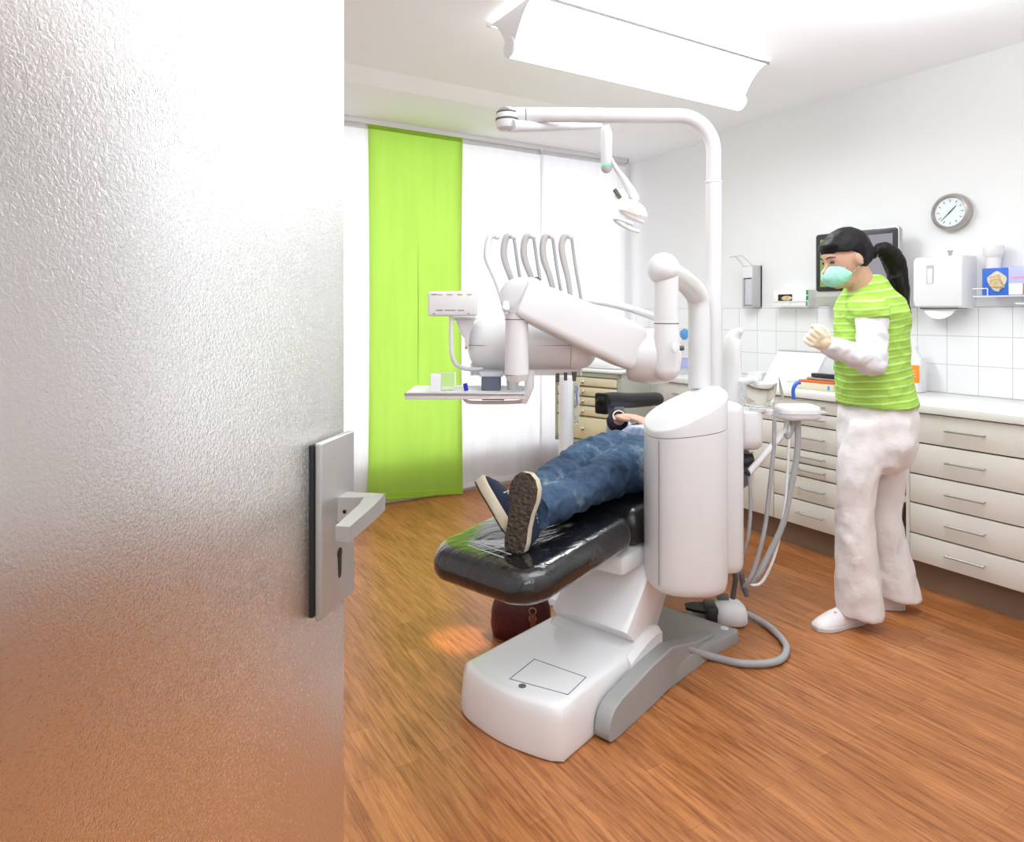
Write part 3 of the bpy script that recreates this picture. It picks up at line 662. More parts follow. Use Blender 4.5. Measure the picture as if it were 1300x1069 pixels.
# grey floor plate
b = nb()
ol = [(.50,-.028),(.52,-.050),(.60,-.055),(.88,-.075),(1.06,-.11),(1.10,-.095),(1.10,.28),(1.06,.31),(.60,.30),(.50,.10),(.49,.02)]
def plate(ins, z, zf): return [S(a_+(ins if a_<.6 else -ins), b_+(ins if b_<.1 else -ins), z*zf(a_)) for a_, b_ in ol]
zf = lambda a_: 1.0 if a_ < .6 else (1.0-.45*(a_-.6)/.5)
loft(b, [plate(0,.002,lambda a:1), plate(0,.05,zf), plate(.005,.068,zf), plate(.014,.074,zf)]); gp = part('floor_plate', b, M['grey'], ch, ang=40)
b = nb(); rg = []
for a_, z0, z1 in ((.172,.02,.035),(.178,.010,.060),(.19,.006,.082),(.21,.004,.098),(.25,.003,.112),(.45,.003,.135),(.60,.01,.14),(.80,.01,.085),(.95,.01,.06)):
    rg.append([S(a_,-.058,z0), S(a_,-.056,z1-.006), S(a_,-.05,z1), S(a_,-.004,z1), S(a_,-.004,z0)])
loft(b, rg); part('side_shroud', b, M['grey'], ch, ang=40)
for q in ((1.055,-.055),(1.05,.25)):
    b = nb(); lathe(b, [(.001,.045),(.014,.045),(.016,.043),(.016,.03)], S(q[0],q[1],0.002), n=20); part('bolt_cap', b, M['whitem'], gp)
# lift arm
b = nb(); rg = []
for a_, zc, hw, th in ((.50,.15,.165,.11),(.60,.26,.165,.10),(.72,.39,.163,.095),(.84,.50,.16,.07),(.92,.53,.158,.04)):
    w0 = .19-hw; w1 = .19+hw; n_ = Vector((0,0,1)); tlt = ca_*(-.70)+UP*.72
    c = lambda bb, k: S(a_, bb, zc)+tlt*th*k
    rg.append([c(w0+.02,1), c(w1-.02,1), c(w1-.006,.93), c(w1,.75), c(w1,-.75), c(w1-.02,-1), c(w0+.02,-1), c(w0,-.75), c(w0,.75), c(w0+.006,.93)])
loft(b, rg); part('lift_arm', b, M['white_lit'], ch, ang=40)
b = nb(); box(b, (.45,.06,.40), (1.35,.47,.475), .02, X=ca_, Y=cb_, Z=UP, O=CO); part('seat_frame', b, M['whitem'], ch)
# cushions
def puff(bm, a0, a1, b0, b1, zb, zt, rr, er, zfun, taper0=0, n=10, m=8, wr=0, mi=0, bowl=0):
    ac, bc = (a0+a1)/2, (b0+b1)/2; ha, hb = (a1-a0)/2, (b1-b0)/2; th = zt-zb
    lev = [(er*(1-math.cos(R(t))), er*(1-math.sin(R(t)))) for t in (0,)]
    rings = []
    def ring(ins, z, dome=0):
        pts = []
        for x, y in rrect(ha-ins, hb-ins, max(.006, rr-ins), n):
            k = 1-taper0*max(0, -x/ha)**2
            p = S(ac+x, bc+y*k, 0); zz_ = z+zfun(ac+x)
            if wr: 
                q = noise.noise(Vector((x*22, y*22, z*9)))*wr; p += ((ca_*x+cb_*y).normalized())*q
            pts.append(p+UP*zz_)
        return pts
    for t in range(0, 91, 15): rings.append(ring(er*.7*(1-math.sin(R(t))), zb+er*.7*(1-math.cos(R(t)))))
    for t in range(0, 91, 10): rings.append(ring(er*(1-math.cos(R(t))), zt-er*(1-math.sin(R(t)))))
    for s, dz in ((.25,.002),(.5,.004-bowl*.5),(.75,.005-bowl),(.97,.005-bowl)): rings.append(ring(er+(min(ha,hb)-er-.004)*s, zt+dz))
    loft(bm, rings, mi=mi)
sl = lambda a: .45+.075*(a) if a < .9 else .5175
b = nb(); puff(b, -.082, .565, .043, .528, .004, .112, .11, .058, sl, taper0=.06, wr=.004, bowl=.014); lr = part('leg_rest', b, M['cover'], ch, ang=60, label='leg rest under a clear wrinkled film')
b = nb()
for k in range(3):
    tube(b, [S(.055-.035*k,.36,sl(.05)+.1185), S(.045-.035*k,.20,sl(.05)+.1185)], .0014, 6, round_ends=True)
part('ridges', b, M['dispg'], lr)
b = nb(); puff(b, .54, 1.22, .055, .505, -.02, .115, .05, .06, sl, bowl=.01); part('seat', b, M['black'], ch, ang=60)
b = nb(); puff(b, 1.18, 1.72, .06, .50, -.03, .125, .10, .05, lambda a: .50+.02*(a-1.2), bowl=.01); part('backrest', b, M['black'], ch, ang=60)
b = nb(); puff(b, 1.70, 1.93, .15, .41, .02, .12, .07, .045, lambda a: .515, bowl=.01); part('headrest', b, M['black'], ch, ang=60)
b = nb(); box(b, (1.15,.12,.40), (1.65,.44,.49), .03, X=ca_, Y=cb_, Z=UP, O=CO); part('back_shell', b, M['whitem'], ch)
b = nb(); pb = [S(1.13,.565,.910), S(1.22,.57,.905), S(1.38,.575,.885), S(1.66,.575,.865)]
tube(b, pb, [.042,.044,.045,.042], 20, smooth=5, round_ends=True, flat=.85); part('armrest', b, M['pad'], ch)
b = nb(); e0 = S(1.11,.565,.900); box(b, (-.012,-.036,-.052), (.012,.036,.048), .011, X=ca_, Y=cb_, Z=UP, O=e0); part('armrest_end', b, M['pad'], ch)
b = nb(); box(b, (1.19,.545,.44), (1.29,.585,.885), .012, X=ca_, Y=cb_, Z=UP, O=CO); box(b, (1.19,.42,.44), (1.29,.585,.48), .01, X=ca_, Y=cb_, Z=UP, O=CO); part('armrest_post', b, mat('dark_grey_plastic',(.16,.165,.16),.5), ch)

# ================================================================ TREATMENT UNIT (column, arms, instrument head)
tu = thing('treatment_unit', 'white treatment column with rounded slanted top beside the black chair', 'treatment unit', W(.66,2.45,0))
CX, CY = .617, 2.42
def colring(z, k=1.0, cut=None, hx=.139, hy=.155, cx_=CX, cy_=CY, n=56, p=2.6):
    out = []
    for j in range(n):
        a = 2*PI*j/n; c_, s_ = math.cos(a), math.sin(a)
        x = hx*k*math.copysign(abs(c_)**(2/p), c_); y = hy*k*math.copysign(abs(s_)**(2/p), s_)
        zz_ = z if cut is None else cut(x, y)
        out.append(W(cx_+x, cy_+y, zz_))
    return out
topz = lambda dz: (lambda x, y: .990 + .48*x + .12*y + dz)
low = lambda x, y: .912+.13*x
b = nb(); loft(b, [colring(.372,.80), colring(.362+.006,.90), colring(.375,.96), colring(.395,.99), colring(.42,1), colring(0,1,cut=low)])
part('column_body', b, M['white'], tu, ang=50)
b = nb(); loft(b, [colring(0,1,cut=lambda x,y: low(x,y)+.0025), colring(0,1.0,cut=topz(-.007)), colring(0,.992,cut=topz(-.002)), colring(0,.955,cut=topz(0)), colring(0,.5,cut=topz(.006)), colring(0,.1,cut=topz(.008))])
part('slanted_cover', b, M['white'], tu, ang=50)
b = nb(); loft(b, [colring(0,.985,cut=low), colring(0,.985,cut=lambda x,y: low(x,y)+.003)])
tube(b, [W(CX-.118, CY-.118, .892), W(CX-.118, CY-.118, .40)], .0012, 6); part('panel_seam', b, M['seam'], tu)
# rear body
b = nb(); q = dict(hx=.125, hy=.12, cx_=.750, cy_=2.62, p=4)
loft(b, [colring(.36,.93,**q), colring(.37,.98,**q), colring(.39,1,**q), colring(0,1,cut=lambda x,y:.955,**q), colring(0,.98,cut=lambda x,y:.972,**q), colring(0,.92,cut=lambda x,y:.980,**q), colring(0,.2,cut=lambda x,y:.983,**q)])
part('rear_body', b, M['white'], tu, ang=50)
b = nb(); q = dict(hx=.055, hy=.085, cx_=.915, cy_=2.66, p=3)
loft(b, [colring(.80,.7,**q), colring(.815,.95,**q), colring(.84,1,**q), colring(.93,1,**q), colring(.945,.95,**q), colring(.95,.7,**q)]); part('bowl_bracket', b, M['white'], tu, ang=50)
# cup filler: tall flattened loop
b = nb(); tube(b, [P(930,512,2.72), P(929,470,2.72), P(929,445,2.72), P(932,428,2.72), P(939,421,2.70)], [.046,.043,.042,.034,.016], 20, smooth=5, round_ends=True, flat=.7); part('cup_filler', b, M['white'], tu)
b = nb(); tube(b, [P(940,487,2.70), P(957,482,2.68), P(960,490,2.68)], [.016,.014,.010], 12, smooth=4, round_ends=True); box(b, (-.02,-.02,-.045), (.02,.02,.03), .006, X=D(1,0), Y=D(0,1), Z=UP, O=P(939,489,2.70)); part('filler_spout', b, M['whitem'], tu)
# glass bowl
b = nb(); bc_ = P(962,518,2.62); lathe(b, [(.012,.0),(.045,.006),(.060,.03),(.068,.075),(.070,.098),(.0675,.098),(.064,.075),(.056,.034),(.042,.011),(.001,.006)], bc_, n=44); bw = part('rinse_bowl', b, M['glass'], tu)
b = nb(); lathe(b, [(.02,-.022),(.03,-.010),(.03,.0),(.01,.001)], bc_, n=28); tube(b, [bc_-UP*.02, bc_-UP*.035-D(.05,-.03)], .014, 12); part('bowl_neck', b, M['whitem'], tu)
b = nb(); lathe(b, [(.014,-.01),(.018,.0),(.018,.012),(.010,.014)], P(976,524,2.60), n=20); part('tray_knob', b, M['whitem'], tu)
# pillar and link arm to front knuckle
p_top = P(884,366,2.56)
b = nb(); tube(b, [P(888,492,2.56), P(888,430,2.56), P(887,385,2.56)], [.041,.042,.040], 24, round_ends=False); part('pillar', b, M['white'], tu)
b = nb(); tube(b, [P(887,390,2.56), P(885,376,2.55), P(876,364,2.49), P(862,352,2.36), P(846,343,2.24)], [.040,.041,.040,.036,.036], 24, smooth=4); part('link_arm', b, M['white'], tu)
kn = P(842,341.5,2.22)
b = nb(); ell(b, kn, (.0525,.0525,.053), n=36); part('knuckle', b, M['white'], tu)
b = nb(); tube(b, [P(846,350,2.22), P(846,406,2.22)], [.0385,.0395], 32); part('upper_post', b, M['white'], tu)
b = nb(); tube(b, [P(846,410,2.22), P(846,411.2,2.22)], .0402, 32); part('post_seam', b, M['seam'], tu)
b = nb(); tube(b, [P(846,407.5,2.22), P(846,450,2.22), P(846,468,2.22)], [.0395,.042,.044], 32, round_ends=True); part('lower_post', b, M['white'], tu)
# elbow: fat barrel lying across
X1 = D(1,0); Y1 = D(0,1)
ec = P(832,452,2.20)
b = nb(); lathe(b, [(.001,-.092),(.070,-.092),(.080,-.088),(.088,-.070),(.093,-.035),(.094,0),(.090,.04),(.077,.068),(.050,.084),(.001,.090)], P(831,452,2.29), (D(.25,1)).normalized(), UP, (D(1,-.25)).normalized(), 44); part('elbow_barrel', b, M['white'], tu, ang=60)
b = nb(); lathe(b, [(.016,0),(.018,.003),(.016,.005),(.001,.0055)], P(856,441,2.155), D(.7,.7).normalized(), UP, D(.7,-.7).normalized(), 24); part('elbow_button', b, M['whitem'], tu)
b = nb(); lathe(b, [(.008,0),(.008,.012),(.005,.014)], P(863,442,2.17), D(.2,1).normalized(), UP, D(1,-.2).normalized(), 12); part('lock_screw', b, M['seam'], tu)
# long balanced arm, box section with soft edges
def barsec(c, hh, hw, up, out):
    return [c+up*(hh*y)+out*(hw*x) for x, y in [(q[0], q[1]) for q in rrect(1,1,.35,5)]]
A0 = P(660,377,2.14); A1 = P(806,443,2.26)
ax_ = (A1-A0).normalized(); up_ = (UP-ax_*UP.dot(ax_)).normalized(); ou_ = ax_.cross(up_)
b = nb(); loft(b, [barsec(A0+(A1-A0)*s, hh, hw, up_, ou_) for s, hh, hw in ((0,.056,.035),(.03,.062,.041),(.3,.068,.046),(.62,.074,.048),(.9,.076,.048),(1,.072,.04))]); part('balance_arm', b, M['white'], tu, ang=50)
lc = P(664,377,2.15); od = D(-.35,-1).normalized(); ox = D(1,-.35).normalized()
b = nb(); lathe(b, [(.001,-.045),(.050,-.044),(.060,-.038),(.063,-.02),(.063,.0),(.060,.018),(.050,.030),(.030,.038),(.001,.040)], lc, ox, UP, D(-1,-.35).normalized(), 40, ); part('arm_hub', b, M['white'], tu, ang=60)
b = nb(); ha_ = D(-1,-.35).normalized(); hf_ = D(.35,-1).normalized(); c0 = lc-ha_*.046
for a0_, a1_ in ((58,122),(-122,-58)):
    tube(b, [c0+(hf_*math.cos(R(t))+UP*math.sin(R(t)))*.0625 for t in range(a0_, a1_+1, 8)], .0028, 6)
part('hub_gap', b, M['seam'], tu)
# instrument head post
b = nb(); tube(b, [P(656,398,2.15), P(656,475,2.15)], [.036,.0385], 32); tube(b, [P(656,475,2.15), P(657,484,2.15)], [.0385,.030], 32); hp = part('head_post', b, M['white'], tu)
b = nb(); tube(b, [P(656,405,2.15), P(656,406,2.15)], .0372, 32); part('post_ring', b, M['seam'], hp)
b = nb(); tube(b, [P(642,386,2.15), P(642,392,2.10)], .012, 12, round_ends=True); part('post_knob', b, M['whitem'], tu)
# drum
DY = 2.34; dc = P(675,437,DY)
def dx(u): return (u-675)/FPX*DY
prof = [(.001,dx(594)),(.030,dx(594.5)),(.052,dx(597)),(.070,dx(601)),(.082,dx(608)),(.087,dx(616)),(.0885,dx(640)),(.0885,dx(722))]
b = nb(); lathe(b, prof, dc, D(0,1), UP, X1, 48); dr = part('instrument_head', b, M['white'], tu, ang=50)
b = nb(); lathe(b, [(.0885,dx(722.6)),(.0885,dx(730)),(.085,dx(739)),(.074,dx(748)),(.055,dx(754)),(.03,dx(757)),(.001,dx(757.5))], dc, D(0,1), UP, X1, 48); part('head_end_cap', b, M['whitem'], tu, ang=50)
b = nb(); tube(b, [dc+X1*dx(597)+D(0,-.06)*1, dc+X1*dx(604)+D(0,-.086), dc+X1*dx(722)+D(0,-.0883)], .0010, 6); part('head_seam', b, M['seam'], dr)
b = nb(); box(b, (dx(600),-.02,-.072), (dx(735),.06,-.098), .008, X=X1, Y=D(0,1), Z=UP, O=dc); part('head_underside', b, M['whitem'], dr)
# instruments under/over the head : five whip arms
for i, (u, ub, vb, m_) in enumerate(((624,645,408,'whitem'),(645,662,402,'whip'),(670,690,410,'whip'),(694,712,414,'whip'),(718,730,422,'whip'))):
    b = nb(); Yw_ = DY
    lean = 1 if i else 1.4
    tube(b, [P(u+6,300,Yw_), P(u-1,300,Yw_), P(u-5,312,Yw_), P(u-5+3*i*.2,330,Yw_), P(u+.35*(ub-u),360,Yw_), P(ub,vb,Yw_)], [.009,.0115,.0115,.0115,.0095,.0075], 12, smooth=5, round_ends=True)
    wa = part('whip_arm', b, M[m_], tu)
    b = nb(); ell(b, P(u+7,300,Yw_), (.012,.012,.012), n=16); part('pulley', b, M['whitem'], wa)
    if i:
        b = nb(); tube(b, [P(u+8,304,Yw_-.02), P(u+13,340,Yw_-.02), P(u+19,375,Yw_-.02), P(u+24,412,Yw_-.01)], [.006,.006,.006,.006], 10, smooth=4); part('instrument_hose', b, M['tube'], tu)
    b = nb(); box(b, (-.012,-.012,-.02), (.014,.014,.010), .003, X=X1, Y=Y1, Z=UP, O=P(ub,vb+2,Yw_-.005)); part('arm_socket', b, M['seam'], tu)
b = nb(); tube(b, [P(728,380,2.4), P(760,383,2.42), P(800,392,2.42), P(835,405,2.36), P(850,420,2.34)], .0125, 14, smooth=6); part('supply_hose', b, M['tubew'], tu)
# control panel on its stalk
b = nb(); pc = P(575,386,2.22)
box(b, (-.080,-.022,-.040), (.080,.030,.042), .008, X=X1, Y=Y1, Z=UP, O=pc, seg=3); cp = part('control_panel', b, M['white'], tu)
b = nb()
for (x0,x1) in ((-.052,-.032),(-.024,.010),(.018,.038)): box(b, (x0,-.0235,-.0215), (x1,-.0215,-.0195), X=X1, Y=Y1, Z=UP, O=pc)
box(b, (-.068,-.0235,.030), (-.052,-.0215,.032), X=X1, Y=Y1, Z=UP, O=pc)
for x in (-.060,.052): box(b, (x-.002,-.0235,-.033), (x+.003,-.0215,-.030), X=X1, Y=Y1, Z=UP, O=pc)
part('key_marks', b, M['seam'], cp)
b = nb()
for x in (-.035,-.003,.03,.06): ell(b, pc+X1*(x-.005)-Y1*.0225+UP*.032, (.010,.002,.0035), X1, Y1, UP, 12)
part('indicator', b, M['cream'], cp)
b = nb(); tube(b, [P(573,400,2.22), P(573,430,2.22), P(574,452,2.22), P(582,465,2.24), P(600,469,2.28), P(612,468,2.3)], .0075, 12, smooth=6); part('panel_stalk', b, M['white'], tu)
b = nb()
ol = [(-.033,.0),(.033,0),(.026,-.010),(.012,-.05),(.007,-.088),(-.002,-.088),(-.004,-.062),(-.018,-.045),(-.030,-.010)]
prism(b, ol[::-1], P(592,406,2.28), X1, UP, -Y1, 0, .03, .003); box(b, (-.040,-.005,-.004), (.036,.03,.008), .003, X=X1, Y=-Y1, Z=UP, O=P(592,405,2.29)); part('side_handle', b, M['white'], tu, ang=40)
b = nb(); box(b, (-.004,0,-.006), (.004,.01,.004), .001, X=X1, Y=-Y1, Z=UP, O=P(592,441,2.29)); part('handle_tip', b, M['gold'], tu)
# lower tray
def TB(bm, lo, hi, bev, Y=2.26): box(bm, lo, hi, bev, X=X1, Y=Y1, Z=UP, O=P(600,498,Y))
b = nb(); mpp = 2.26/FPX
TB(b, (-80*mpp,-.11,-.010), (66*mpp,.12,.010), .004); ty = part('side_tray', b, M['whitem'], tu)
b = nb(); TB(b, (-80*mpp,-.115,.004), (66*mpp,-.109,.012), .001); part('tray_rim', b, M['steel'], ty)
b = nb(); tube(b, [P(588,502,2.26), P(592,509,2.26), P(603,511,2.26), P(640,511,2.26), P(664,510,2.24)], .006, 10, smooth=5); tube(b, [P(664,510,2.24), P(672,490,2.22), P(672,470,2.22)], [.014,.016,.018], 12); part('tray_arm', b, M['whitem'], tu)
b = nb(); tube(b, [P(612,506,2.24), P(640,506,2.24)], .006, 8); part('tray_pivot', b, M['seam'], tu)
b = nb(); tube(b, [P(708,474,2.3), P(708,485,2.3)], .006, 8); tube(b, [P(718,473,2.3), P(718,483,2.3)], .006, 8); tube(b, [P(729,472,2.3), P(729,484,2.3)], [.009,.006], 8); part('hose_coupling', b, M['seam'], tu)
# things on the side tray
tz = P(600,498,2.26).z+.0105
def onT(u, dy): return W((u-UC)/FPX*2.26, 2.26+dy, tz)
b = nb(); c0 = onT(566,-.03); 
prism(b, rrect(.034,.026,.008), c0, X1, Y1, UP, 0, .058, .003); o = part('clear_box', b, M['clearp'], loc=c0); tag(o, 'small clear plastic box at the left of the hanging side tray', 'box')
b = nb(); prism(b, rrect(.016,.016,.003), onT(556,-.065), X1, Y1, UP, 0, .056, .002); o = part('drinking_cup', b, M['whitem'], loc=onT(556,-.065)); tag(o, 'little square white cup on the left end of the side tray', 'cup')
b = nb(); box(b, (-.007,-.006,0), (.007,.006,.024), .002, X=(X1+UP*.2).normalized(), Y=Y1, Z=(UP-X1*.2).normalized(), O=onT(594,-.07)+UP*.003); o = part('blue_clip', b, mat('deep_blue_plastic',(.01,.01,.45),.4), loc=onT(594,-.07)); tag(o, 'tiny deep blue clip standing on the side tray', 'clip')
jt = thing('instrument_jar', 'dark grey jar with a wide rim on the side tray beneath the instrument head', 'jar', onT(624,-.02))
b = nb(); prism(b, rrect(.032,.028,.008), onT(624,-.02), X1, Y1, UP, 0, .046, .003); part('jar_body', b, M['jar'], jt)
b = nb(); prism(b, rrect(.040,.034,.010), onT(624,-.02), X1, Y1, UP, .046, .060, .003); part('jar_rim', b, M['bottleb'], jt)
b = nb(); lathe(b, [(.018,0),(.022,.03),(.018,.032)], onT(651,0.0)); o = part('cotton_cup', b, M['whitem'], loc=onT(651,0)); tag(o, 'short white round cup at the right end of the side tray', 'cup')

# ---- assistant side: suction tray on a slanted arm
at = thing('suction_tray', 'white suction tray on a slanted arm with grey hoses, right of the column', 'suction tray', W(.98,2.6,0))
tc_ = P(1012,522,2.62)
b = nb(); ol2 = [(x*1.0, y) for x, y in rrect(.080,.062,.045,8)]
prism(b, ol2, tc_, X1, Y1, UP, -.030, .024, .014); part('tray_body', b, M['white'], at, ang=50)
b = nb(); prism(b, [(x*1.02, y*1.02) for x, y in ol2], tc_, X1, Y1, UP, -.006, -.002, .001); part('tray_seam', b, M['dispg'], at)
b = nb(); box(b, (.080,-.02,-.012), (.112,.02,.0), .005, X=X1, Y=Y1, Z=UP, O=tc_); part('tray_handle', b, M['dispg'], at)
b = nb(); tube(b, [P(1000,534,2.62), P(999,545,2.62), P(985,561,2.61), P(951,600,2.60)], [.013,.014,.0125,.0135], 16, round_ends=True); part('slanted_arm', b, M['white'], at)
b = nb(); ell(b, P(950,600,2.60), (.014,.014,.014), n=14); lathe(b, [(.03,-.02),(.03,.02)], P(948,585,2.65), Y1, UP, X1, 20); part('arm_joint', b, M['darkp'], at)
for pts, r_, m_ in (([(983,533),(982,570),(977,620),(971,670),(960,715),(950,738),(940,747)],.008,'tube'),
                    ([(1013,533),(1012,575),(1004,620),(994,665),(978,700),(962,730),(944,748)],.0115,'tube'),
                    ([(1002,540),(1001,575),(999,610),(995,650),(985,700),(970,735),(957,743),(944,735)],.0055,'tubew'),
                    ([(1007,534),(1006,545),(1000,555),(998,550)],.009,'tube'),
                    ([(951,602),(953,640),(950,680),(943,705)],.007,'tube')):
    b = nb(); tube(b, [P(u,v,2.60 if u > 945 else 2.63) for u, v in pts], r_, 12, smooth=6); part('suction_hose', b, M[m_], at)
b = nb(); tube(b, [P(941,728,2.62), P(944,744,2.62), P(948,757,2.62)], [.010,.012,.008], 10); tube(b, [P(930,715,2.66), P(934,735,2.66), P(930,760,2.66)], .010, 10); part('hose_socket', b, M['seam'], at)
b = nb(); tube(b, [P(993,507,2.60), P(990,490,2.60), P(989,479,2.60)], [.004,.003,.0012], 8); tube(b, [P(994,507,2.60), P(992,492,2.60), P(989,479,2.60)], [.004,.003,.0012], 8); o = part('tweezers', b, M['steel'], loc=P(993,507,2.6)); tag(o, 'steel tweezers standing upright in the suction tray', 'tweezers')
b = nb(); tube(b, [P(1008,507,2.60), P(1007,495,2.60), P(1011,487,2.60), P(1016,486,2.60)], .007, 10, smooth=4); o = part('saliva_ejector', b, M['blue'], loc=P(1008,507,2.6)); tag(o, 'bright blue hooked nozzle standing in the suction tray', 'nozzle')
b = nb(); box(b, (-.022,-.01,-.005), (.010,.01,.004), .002, X=X1, Y=Y1, Z=UP, O=P(1008,484.5,2.62)); o = part('nozzle_tip', b, M['clearp'], loc=P(1008,487,2.62)); tag(o, 'small clear tip beside the bright blue nozzle', 'nozzle')

# ================================================================ OPERATING LAMP
la = thing('operating_lamp', 'white overhead operating lamp on a tall bent pole rising from the column', 'lamp', W(.77,2.60,0))
b = nb(); tube(b, [P(906,495,2.60), P(906,232,2.60)], .0295, 28); part('lower_pole', b, M['white'], la)
b = nb(); tube(b, [P(906,232,2.60), P(906,230,2.60)], .0315, 28); part('pole_collar', b, M['whitem'], la)
pts = [P(906,231,2.60), P(906,200,2.60)] + [P(906-45+45*math.cos(R(t)), 192-45*math.sin(R(t)), 2.60) for t in range(0,91,9)] + [P(820,147,2.60), P(668,146,2.60)]
b = nb(); tube(b, pts, .0275, 28); part('bent_arm', b, M['white'], la)
b = nb(); tube(b, [P(668,146,2.60), P(667,146,2.60)], .0278, 28); part('arm_seam', b, M['seam'], la)
b = nb(); tube(b, [P(667,146,2.60), P(652,146,2.60)], .0275, 28); part('arm_tip', b, M['white'], la)
b = nb(); c0 = P(644,150,2.60)
lathe(b, [(.001,-.050),(.030,-.048),(.040,-.040),(.044,-.022),(.044,.010),(.040,.018),(.001,.020)], c0, X1, Y1, UP, 32); part('swivel_joint', b, M['white'], la)
b = nb(); lathe(b, [(.041,.018),(.041,.021),(.030,.034),(.015,.040),(.001,.041)], c0, X1, Y1, UP, 32); part('joint_dome', b, M['steel'], la)
b = nb(); lathe(b, [(.0445,-.012),(.0455,-.010),(.0455,-.006),(.0445,-.004)], c0, X1, Y1, UP, 32); lathe(b, [(.0405,.015),(.0425,.016),(.0425,.021),(.0405,.022)], c0, X1, Y1, UP, 32); part('joint_ring', b, M['seam'], la)
b = nb(); tube(b, [P(650,160,2.57), P(700,161,2.65), P(762,160,2.86)], [.030,.021,.013], 20, flat=.8); part('spring_arm', b, M['whitem'], la)
b = nb(); tube(b, [P(768,160,2.88), P(770,170,2.88), P(770,209,2.88)], [.017,.0235,.0235], 24); part('lamp_post', b, M['white'], la)
b = nb(); tube(b, [P(770,209,2.88), P(770,211,2.88)], .0238, 24); part('status_ring', b, M['greenled'], la)
b = nb(); tube(b, [P(770,211,2.88), P(770,213,2.88)], [.0235,.0235], 24, round_ends=True); part('post_tip', b, M['dispg'], la)
b = nb(); tube(b, [P(776,203,2.87), P(784,217,2.86), P(792,228,2.84), P(802,243,2.82), P(808,252,2.80)], [.009,.010,.014,.016,.012], 14, smooth=3, round_ends=True); part('head_arm', b, M['white'], la)
hc = P(801,263,2.80); hz_ = D(-.35,.15,-.9).normalized(); hx_ = D(1,.1,-.35).normalized(); hx_ = (hx_-hz_*hx_.dot(hz_)).normalized(); hy_ = hz_.cross(hx_)
b = nb(); lathe(b, [(.001,-.030),(.035,-.026),(.060,-.012),(.078,.012),(.075,.012),(.056,-.006),(.03,-.018),(.001,-.021)], hc, hx_, hy_, hz_, 36); part('reflector', b, M['lampglass'], la)
b = nb(); lathe(b, [(.010,-.02),(.012,.0),(.016,.02),(.001,.022)], hc, hx_, hy_, hz_, 18); part('bulb_shield', b, mat('bulb_shield',(.5,.25,.18),.3), la)
b = nb(); box(b, (-.022,-.03,-.02), (.022,.03,.02), .006, X=D(.55,0,-.83).normalized(), Y=Y1, Z=D(.83,0,.55).normalized(), O=P(789,249,2.82)); part('head_box', b, M['whitem'], la)
b = nb(); box(b, (-.022,-.0,-.006), (.022,.03,.006), .001, X=D(.55,0,-.83).normalized(), Y=-Y1, Z=D(.83,0,.55).normalized(), O=P(783,247,2.79)); part('black_slot', b, M['seam'], la)
for (du, dv, rr_, m_) in ((0,9,.056,'white'), (-6,21,.060,'whip')):
    b = nb(); c0 = P(804+du, 268+dv-3, 2.76)
    tube(b, [c0+hx_*rr_*math.cos(R(t))+(D(.2,.35,-.2))*rr_*1.1*math.sin(R(t)) for t in range(55, 310, 15)], .0075, 10, round_ends=True); part('grip_loop', b, M['white' if m_=='white' else 'whitem'], la)

# ================================================================ WHITE FLOOR STAND BEHIND THE CHAIR
st = thing('floor_stand', 'plain white round post standing behind the chair below the instrument head', 'stand', W(.252,3.1,0))
s0 = W(.255,3.2,0)
b = nb(); lathe(b, [(.034,.03),(.034,1.02),(.030,1.03),(.001,1.03)], s0, n=32); part('post', b, M['white'], st)
b = nb(); lathe(b, [(.16,0),(.165,.008),(.15,.028),(.04,.04),(.001,.04)], s0, n=40); part('foot', b, M['white'], st)
b = nb(); box(b, (.036,-.01,.80), (.062,.012,1.0), .008, X=X1, Y=Y1, Z=UP, O=s0); part('pouch', b, M['clearp'], st)
b = nb(); tube(b, [s0+X1*.05+UP*.98, s0+X1*.05+UP*.90], .005, 8); part('blue_probe', b, M['bluel'], st)

# ================================================================ FOOT CONTROL, BAG
fc_ = thing('foot_control', 'foot pedal with white domed housing and black lever, on the floor by the column', 'foot pedal', FL(928,793))
c0 = FL(926,789)
f1 = D(-1,.12).normalized(); f2 = D(.12,1).normalized()
b = nb(); rg = []
for z, k in ((0.006,.92),(.012,1),(.045,.99),(.066,.90),(.080,.72),(.088,.45),(.090,.1)):
    rg.append([c0+f1*(.072*k*math.copysign(abs(math.cos(2*PI*j/40))**.7, math.cos(2*PI*j/40)))+f2*(.072*k*math.copysign(abs(math.sin(2*PI*j/40))**.7, math.sin(2*PI*j/40)))+UP*z for j in range(40)])
loft(b, rg); part('housing', b, M['whitem'], fc_, ang=60)
b = nb(); box(b, (.052,-.055,.004), (.105,.055,.075), .012, X=f1, Y=f2, Z=UP, O=c0); part('black_collar', b, M['darkp'], fc_)
b = nb(); loft(b, [[c0+f1*a_+f2*w_*s+UP*z for s, z in ((-1,z0),(1,z0),(1,z1),(-1,z1))] for a_, w_, z0, z1 in ((.10,.048,.045,.058),(.15,.040,.048,.060),(.185,.022,.050,.060))]); part('pedal_lever', b, M['pad'], fc_)
b = nb(); loft(b, [[c0+f1*a_+f2*w_*s+UP*z for s, z in ((-1,z0),(1,z0),(1,z1),(-1,z1))] for a_, w_, z0, z1 in ((.09,.050,.003,.022),(.16,.040,.003,.020),(.19,.020,.003,.014))]); part('base_pad', b, M['greygreen'], fc_)
b = nb(); box(b, (-.02,-.02,.088), (.03,.02,.105), .004, X=f1, Y=f2, Z=UP, O=c0+f1*.02+f2*.02); part('top_switch', b, M['seam'], fc_)
b = nb(); hpts = [(948,783),(968,790),(985,803),(998,820),(994,835),(975,842),(940,842),(905,834),(880,826),(862,824),(848,826)]
